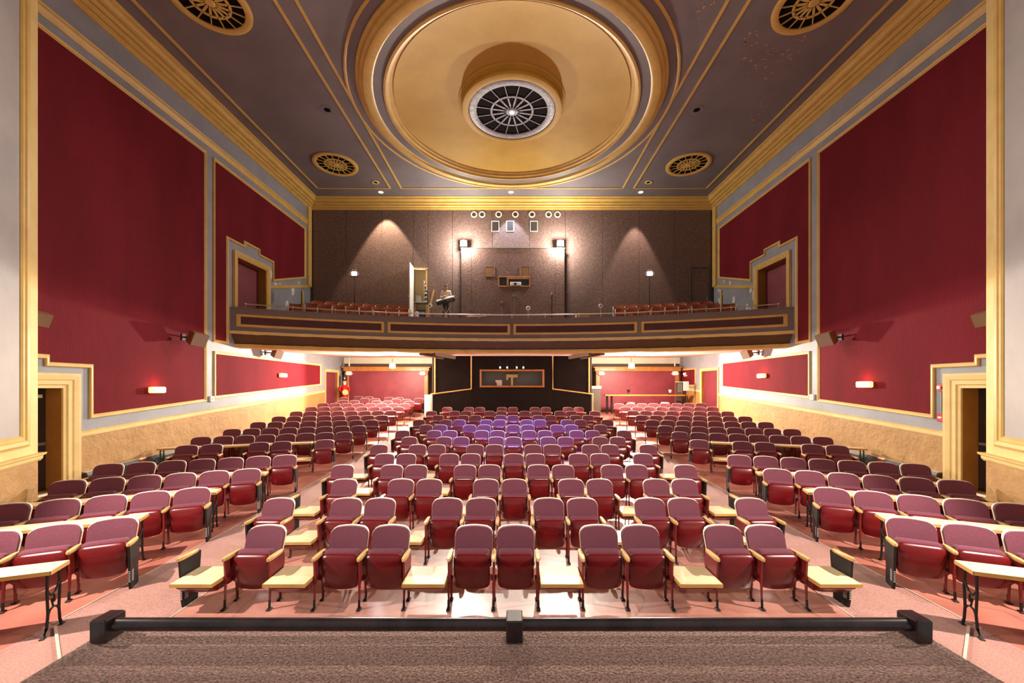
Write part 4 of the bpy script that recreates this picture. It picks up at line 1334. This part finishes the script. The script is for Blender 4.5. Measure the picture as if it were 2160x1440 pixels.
# fire alarm on the right wall by the exit door
t = thing('alarm_strobe', 'red and white fire alarm strobe beside the right exit door', 'alarm', (W, 9.06, 2.62))
MB().cbox(-.06, 0, -.07, .07, -.09, .09, .008).build('housing', 'alarm_red', t)
MB().cbox(-.10, -.06, -.03, .05, -.04, .04, .008).build('strobe_lens', 'white_paint', t)
t = thing('alarm_pull', 'red fire alarm pull box on the right wall under the strobe', 'alarm', (W, 9.06, 1.93))
MB().cbox(-.07, 0, -.07, .07, -.09, .09, .008).build('housing', 'alarm_red', t)
MB().box(-.076, -.07, -.04, .04, -.01, .03).build('handle', 'white_paint', t)
t = thing('alarm_conduit', 'grey conduit joining the alarm strobe and pull box', 'conduit', (W - .02, 9.06, 0))
MB().tube([(0, 0, 2.03), (0, 0, 2.52)], .018, 8).build('pipe', 'grey_metal', t, True)

# bare plaster patches on the balcony side walls
rnd = random.Random(3)


def patch(sx, y, z, w, h, m='white_paint'):
    poly = []
    for k in range(10):
        a = 2 * PI * k / 10
        q = .75 + .35 * rnd.random()
        poly.append((y + w * q * math.cos(a), z + h * q * math.sin(a)))
    return MB().prism(poly, 0, .006, wall_fn(sx)).build('bare_plaster_patch', m, bpy.data.objects['wall_left' if sx < 0 else 'wall_right'])


for y, z, w, h in ((17.8, 6.93, .16, .24), (17.35, 6.2, .14, .20), (17.2, 5.72, .2, .12), (16.2, 7.18, .06, .22), (18.3, 7.42, .08, .04), (16.5, 6.9, .12, .04), (16.8, 6.98, .07, .04)):
    patch(-1, y, z, w, h)
for k in range(14):
    patch(1, 18.9 - .12 * (k % 4) - .04 * rnd.random(), 7.2 - .12 * k + .1 * rnd.random(), .05 + .03 * rnd.random(), .09)
for y, z, w, h in ((17.6, 6.45, .12, .2), (17.4, 6.1, .08, .22), (16.35, 6.6, .1, .12), (16.15, 6.35, .10, .26), (16.6, 5.95, .1, .16), (16.4, 5.75, .08, .2), (17.9, 7.3, .06, .1), (18.4, 7.5, .05, .09)):
    patch(1, y, z, w, h)

# peeled spots on the ceiling, right half
rp = random.Random(11)
mb = MB()
for cx, cy, n_, sp in ((6.3, 10.3, 26, .30), (7.45, 10.75, 40, .42), (6.9, 11.0, 26, .25), (8.1, 13.2, 22, .3), (4.6, 9.4, 18, .2), (8.7, 10.2, 12, .25)):
    for k in range(n_):
        x, y = cx + rp.gauss(0, sp * .5) , cy + rp.gauss(0, sp)
        r = .01 + .03 * rp.random() ** 2
        mb.face([(x + r * math.cos(a) * (0.6 + .8 * rp.random()), y + r * math.sin(a) * (0.6 + .8 * rp.random()), ZT - .004) for a in [2 * PI * i / 6 for i in range(6)]])
tag(mb.build('peeling_paint', 'cardboard', ceiling), kind='stuff')

# ------------------------------------------------------------------ rear right corner: bar table, stools, lamp
fz = zf(7, 21.6)
t = thing('bar_table', 'long high wooden bar table behind the last row on the right', 'table', (7.45, 21.55, zf(7.4, 21.55)))
MB().cbox(-2.45, 2.20, -.2, .2, .98, 1.06, .006).build('table_top', 'orange_wood', t)
for x in (-2.3, -2.05, 2.0):
    MB().tube([(x, -.12, .98), (x, -.15, 0)], .03, 6).build('leg', 'black_iron', t)
    MB().tube([(x, .12, .98), (x, .15, 0)], .03, 6).build('leg', 'black_iron', t)
for i, px in enumerate((1331, 1403)):
    y = 21.0
    t = thing('bar_stool', 'black padded stool at the bar table, %s one' % ('left', 'right')[i], 'stool', (bx(px, y), y, zf(6, y)), 0, 'stools at the bar table')
    MB().lathe([(0, .70), (.2, .70), (.22, .73), (.20, .78), (0, .79)], 16).build('seat', 'white_paint' if i else 'steel_rail', t, True)
    MB().lathe([(0, .70), (.05, .70), (.03, .60), (.03, .1), (.2, .03), (.2, 0), (0, 0)], 16).build('pedestal', 'black_iron', t, True)
for i, (px, m) in enumerate(((1325, 'black_iron'), (1413, 'white_paint'))):
    y = 21.55
    t = thing('table_lamp', ('small dark clip lamp on the bar table', 'small white-shaded lamp on the bar table')[i], 'lamp', (bx(px, y), y, zf(7.4, 21.55) + 1.06))
    MB().tube([(0, 0, 0), (0, 0, .12), (-.05, 0, .2)], .012, 6).build('stem', 'black_iron', t)
    MB().lathe([(.05, 0), (.10, .16), (.09, .16), (.04, .01)], 12, (0.02, 0, .10)).build('shade', m, t, True)
    MB().lathe([(0, 0), (.07, 0), (.06, .02), (0, .02)], 12).build('base', 'black_iron', t)
t = thing('white_stand', 'white sheet clipped on a stand by the right rear wall', 'stand', (9.2, 21.05, zf(9.2, 21.05)))
MB().tube([(0, 0, 0), (0, 0, 1.3)], .02, 8).build('pole', 'black_iron', t)
MB().cbox(-.14, .14, -.03, .03, 1.25, 1.75, .01).build('sheet', 'white_paint', t)
for k in range(3):
    a = 2 * PI * k / 3
    MB().tube([(0, 0, .25), (.22 * math.cos(a), .22 * math.sin(a), 0)], .012, 6).build('leg', 'black_iron', t)
t = thing('wall_candelabrum', 'small white candelabrum lamp on the red panel by the right rear door', 'sconce', (W - .02, 22.3, 3.25))
MB().lathe([(0, 0), (.05, 0), (.05, .03), (0, .04)], 10, (0, 0, 0), 'x').build('plate', 'cream_plaster', t)
for q in (-.12, 0, .12):
    MB().tube([(0, 0, 0), (-.1, q, -.03), (-.12, q, .06)], .012, 6).build('arm', 'cream_plaster', t)
    MB().lathe([(0, 0), (.02, .01), (.02, .08), (0, .1)], 8, (-.12, q, .06)).build('candle', 'downlight_glow', t, True)
t = thing('small_shelf_unit', 'small dark shelf unit beside the rear right portal', 'shelf', (W - .42, 22.35, zf(9.4, 22.35)))
MB().cbox(-.16, .16, -.12, .12, 0, 1.55, .006).build('body', 'dark_wall', t)
MB().box(-.13, .13, -.128, -.12, 1.0, 1.5).build('face', 'grey_metal', t)
MB().cbox(-.17, .17, -.13, .13, 1.55, 1.59, .004).build('top', 'white_paint', t)

# ------------------------------------------------------------------ nutcracker figure, rear left
t = thing('nutcracker_statue', 'painted soldier statue with a tall black hat beside the rear left door', 'statue', (-9.38, 22.3, zf(9.38, 22.3)), R(25))
MB().lathe([(0, 0), (.24, 0), (.24, .12), (.20, .14), (0, .14)], 20).build('base', 'black_iron', t)
for q in (-.08, .08):
    MB().lathe([(.06, .14), (.065, .3), (.075, .5), (.08, .72), (.07, .75)], 12, (q, 0, 0)).build('leg', 'white_paint', t, True)
MB().lathe([(0, .72), (.17, .72), (.18, .80), (.15, .95), (.17, 1.15), (.20, 1.30), (.13, 1.40), (.07, 1.42), (.06, 1.46)], 16).build('coat', 'alarm_red', t, True)
for q in (-1, 1):
    MB().tube([(q * .19, 0, 1.30), (q * .25, -.05, 1.10), (q * .12, -.18, 1.02)], [.06, .055, .045], 8).build('arm', 'alarm_red', t, True)
    MB().lathe([(0, 0), (.06, 0), (.07, .02), (0, .05)], 10, (q * .19, 0, 1.32)).build('epaulette', 'gold_paint', t)
MB().lathe([(0, -.09), (.15, -.09), (.16, 0), (.15, .09), (0, .09)], 18, (.03, -.22, 1.0), 'y').build('drum', 'gold_pale', t, True)
hd = MB().lathe([(0, 1.44), (.07, 1.45), (.105, 1.52), (.11, 1.60), (.10, 1.68), (0, 1.70)], 16).build('head', 'skin', t, True)
MB().lathe([(0, 0), (.06, .03), (.08, .12), (.05, .17), (0, .18)], 10, (0, -.07, 1.38)).build('beard', 'white_paint', hd, True)
MB().lathe([(0, -.02), (.015, -.01), (.018, .01), (0, .02)], 8, (0, -.115, 1.58)).build('nose', 'skin', hd)
MB().lathe([(.115, 1.64), (.13, 1.66), (.12, 1.70), (.13, 1.92), (.12, 1.97), (0, 1.98)], 18).build('tall_hat', 'black_iron', t, True)
MB().box(-.03, .03, -.145, -.12, 1.74, 1.82).build('hat_badge', 'white_paint', t)

# ------------------------------------------------------------------ person at a keyboard on the balcony


def skin_mesh(name, verts, edges, radii, m, parent, root=0, sub=2):
    me = bpy.data.meshes.new(name)
    me.from_pydata(verts, edges, [])
    me.materials.append(MATS[m])
    o = link(name, me, parent)
    md = o.modifiers.new('skin', 'SKIN')
    md.use_smooth_shade = True
    if not me.skin_vertices:
        pass
    for i, r in enumerate(radii):
        q = me.skin_vertices[0].data[i]
        q.radius = (r, r) if not hasattr(r, '__len__') else r
        q.use_root = (i == root)
    s_ = o.modifiers.new('sub', 'SUBSURF')
    s_.levels = sub
    s_.render_levels = sub
    return o


py = 18.15
pz = 5.60
pr = thing('person', 'person in a white shirt and dark trousers standing behind a tilted keyboard', 'person', (bx(941, py), py, pz), R(-6))
H = 1.66
# continuous body
v = [(0, 0, .93), (0, 0, 1.08), (0, -.01, 1.22), (0, -.005, 1.37), (0, -.01, 1.45),
     (.16, 0, 1.36), (.21, .03, 1.12), (.10, -.20, 1.06), (.02, -.26, 1.10),
     (-.16, 0, 1.36), (-.23, .02, 1.12), (-.14, -.20, 1.04), (-.06, -.28, 1.06),
     (.09, 0, .88), (.10, -.02, .48), (.10, .02, .09), (.11, -.10, .04),
     (-.09, 0, .88), (-.10, -.02, .48), (-.10, .02, .09), (-.11, -.10, .04)]
e = [(0, 1), (1, 2), (2, 3), (3, 4), (3, 5), (5, 6), (6, 7), (7, 8), (3, 9), (9, 10), (10, 11), (11, 12), (0, 13), (13, 14), (14, 15), (15, 16), (0, 17), (17, 18), (18, 19), (19, 20)]
rad = [(.14, .10), (.13, .09), (.14, .10), (.11, .08), .055, .06, .045, .035, .03, .06, .045, .035, .03, .085, .06, .045, .035, .085, .06, .045, .035]
skin_mesh('body', v, e, rad, 'skin', pr)
# shirt over torso and arms
vs = v[0:4] + [v[5], v[6], (.13, -.14, 1.075), v[9], v[10], (-.17, -.14, 1.06)]
es = [(0, 1), (1, 2), (2, 3), (3, 4), (4, 5), (5, 6), (3, 7), (7, 8), (8, 9)]
skin_mesh('shirt', vs, es, [(.155, .115), (.15, .11), (.165, .12), (.13, .095), .078, .062, .05, .078, .062, .05], 'shirt', pr)
vt = [v[0], v[13], v[14], (.10, .02, .12), v[17], v[18], (-.10, .02, .12)]
skin_mesh('trousers', vt, [(0, 1), (1, 2), (2, 3), (0, 4), (4, 5), (5, 6)], [(.15, .11), .10, .075, .065, .10, .075, .065], 'trousers', pr)
for q in (-1, 1):
    MB().cbox(q * .11 - .05, q * .11 + .05, -.17, .08, 0, .09, .02).build('shoe', 'black_iron', pr)
# hands with separate fingers
for q, c in ((1, (.02, -.27, 1.10)), (-1, (-.06, -.29, 1.06))):
    mb = MB()
    mb.cbox(c[0] - .04, c[0] + .04, c[1] - .05, c[1] + .04, c[2] - .014, c[2] + .014, .006)
    for k in range(4):
        fx = c[0] - .032 + .021 * k
        ln = (.06, .075, .07, .05)[k]
        mb.tube([(fx, c[1] - .045, c[2]), (fx, c[1] - .045 - ln * .6, c[2] + .004), (fx, c[1] - .045 - ln, c[2] - .02)], [.009, .008, .007], 6)
    mb.tube([(c[0] - q * .04, c[1], c[2]), (c[0] - q * .065, c[1] - .03, c[2] - .005), (c[0] - q * .06, c[1] - .06, c[2] - .012)], [.011, .009, .008], 6)
    mb.build('hand', 'skin', pr, True, 60)
# head with face, ears, hair
hd = MB().lathe([(0, 1.425), (.045, 1.43), (.066, 1.47), (.078, 1.53), (.080, 1.58), (.070, 1.63), (.04, 1.655), (0, 1.66)], 20).build('head', 'skin', pr, True)
MB().prism([(-.012, 1.505), (.012, 1.505), (.004, 1.555), (-.004, 1.555)], -.098, -.07, lambda u, v_, h: (u, h, v_)).build('nose', 'skin', hd)
for q in (-1, 1):
    MB().lathe([(0, -.012), (.010, -.005), (.010, .005), (0, .012)], 8, (q * .03, -.072, 1.555), 'y').build('eye', 'hair', hd)
    MB().lathe([(0, -.012), (.022, -.004), (.022, .004), (0, .012)], 10, (q * .081, .005, 1.54), 'x').build('ear', 'skin', hd)
MB().box(-.022, .022, -.079, -.068, 1.478, 1.486).build('mouth', 'door_red', hd)
MB().lathe([(.085, 1.585), (.088, 1.60), (.080, 1.64), (.05, 1.675), (0, 1.685)], 18, (0, .012, 0)).build('hair', 'hair', pr, True)
MB().box(-.07, .07, .03, .085, 1.48, 1.6).build('hair_back', 'hair', pr)

kb = thing('keyboard', 'tilted black keyboard with cream keys on a crossed stand before the person', 'keyboard', (bx(940, 17.75), 17.75, 5.30))
M = Matrix.Translation((0, 0, 1.18)) @ Matrix.Rotation(R(-15), 4, 'Y') @ Matrix.Rotation(R(28), 4, 'X')
kbody = MB().cbox(-.42, .42, -.12, .20, -.10, .06, .012, M).build('case', 'keyboard_black', kb)
for k in range(20):
    MB().box(-.40 + .04 * k + .002, -.40 + .04 * k + .036, .02, .19, .06, .075, M).build('key', 'keys_cream', kbody)
MB().box(.05, .32, -.123, -.119, -.03, .03, M).build('control_strip', 'speaker_brown', kbody)
for q in (-1, 1):
    MB().tube([(-q * .3, .05, 0), (q * .25, .05, 1.05)], .022, 8).build('stand_leg', 'steel_rail', kb, True)

# low furniture near the balcony rail
t = thing('pine_bench', 'low pine bench at the balcony rail before the store-room door', 'bench', (-4.35, 17.3, 5.15))
MB().cbox(-.55, .55, -.15, .15, .42, .47, .005).build('seat_board', 'pine', t)
for q in (-.45, .40):
    MB().box(q, q + .06, -.12, .12, 0, .42).build('leg', 'pine', t)
t = thing('mixer_table', 'small wooden table with a black mixer left of the balcony centre', 'table', (bx(1005, 17.6), 17.6, 5.10))
MB().cbox(-.42, .42, -.2, .2, .58, .62, .004).build('table_top', 'orange_wood', t)
for q in (-.38, .32):
    for w_ in (-.17, .12):
        MB().box(q, q + .05, w_, w_ + .05, 0, .58).build('leg', 'orange_wood', t)
t = thing('sound_mixer', 'flat black mixer lying on the small balcony table', 'mixer', (bx(1007, 17.6), 17.6, 5.72))
MB().cbox(-.26, .26, -.14, .14, 0, .06, .006).build('case', 'keyboard_black', t)
for k in range(8):
    MB().box(-.23 + .06 * k, -.21 + .06 * k, -.06, .08, .06, .075).build('fader', 'white_paint', t)
t = thing('wooden_crate', 'light wooden crate near the balcony rail right of centre', 'crate', (bx(1228, 17.5), 17.5, 5.12))
for k in range(4):
    MB().box(-.28, .28, -.2, -.18, .02 + .16 * k, .15 + .16 * k).build('slat', 'cardboard', t)
for q in (-.28, .25):
    MB().box(q, q + .03, -.18, .2, 0, .66).build('side', 'cardboard', t)
mb = MB()
rr = random.Random(5)
for k in range(6):
    a = rr.random() * 6
    mb.tube([(.2 * math.cos(a + j * .8), .12 * math.sin(a + j * .9), .66 + .03 * math.sin(j + k)) for j in range(6)], .012, 5)
mb.build('cable_coil', 'black_iron', t)
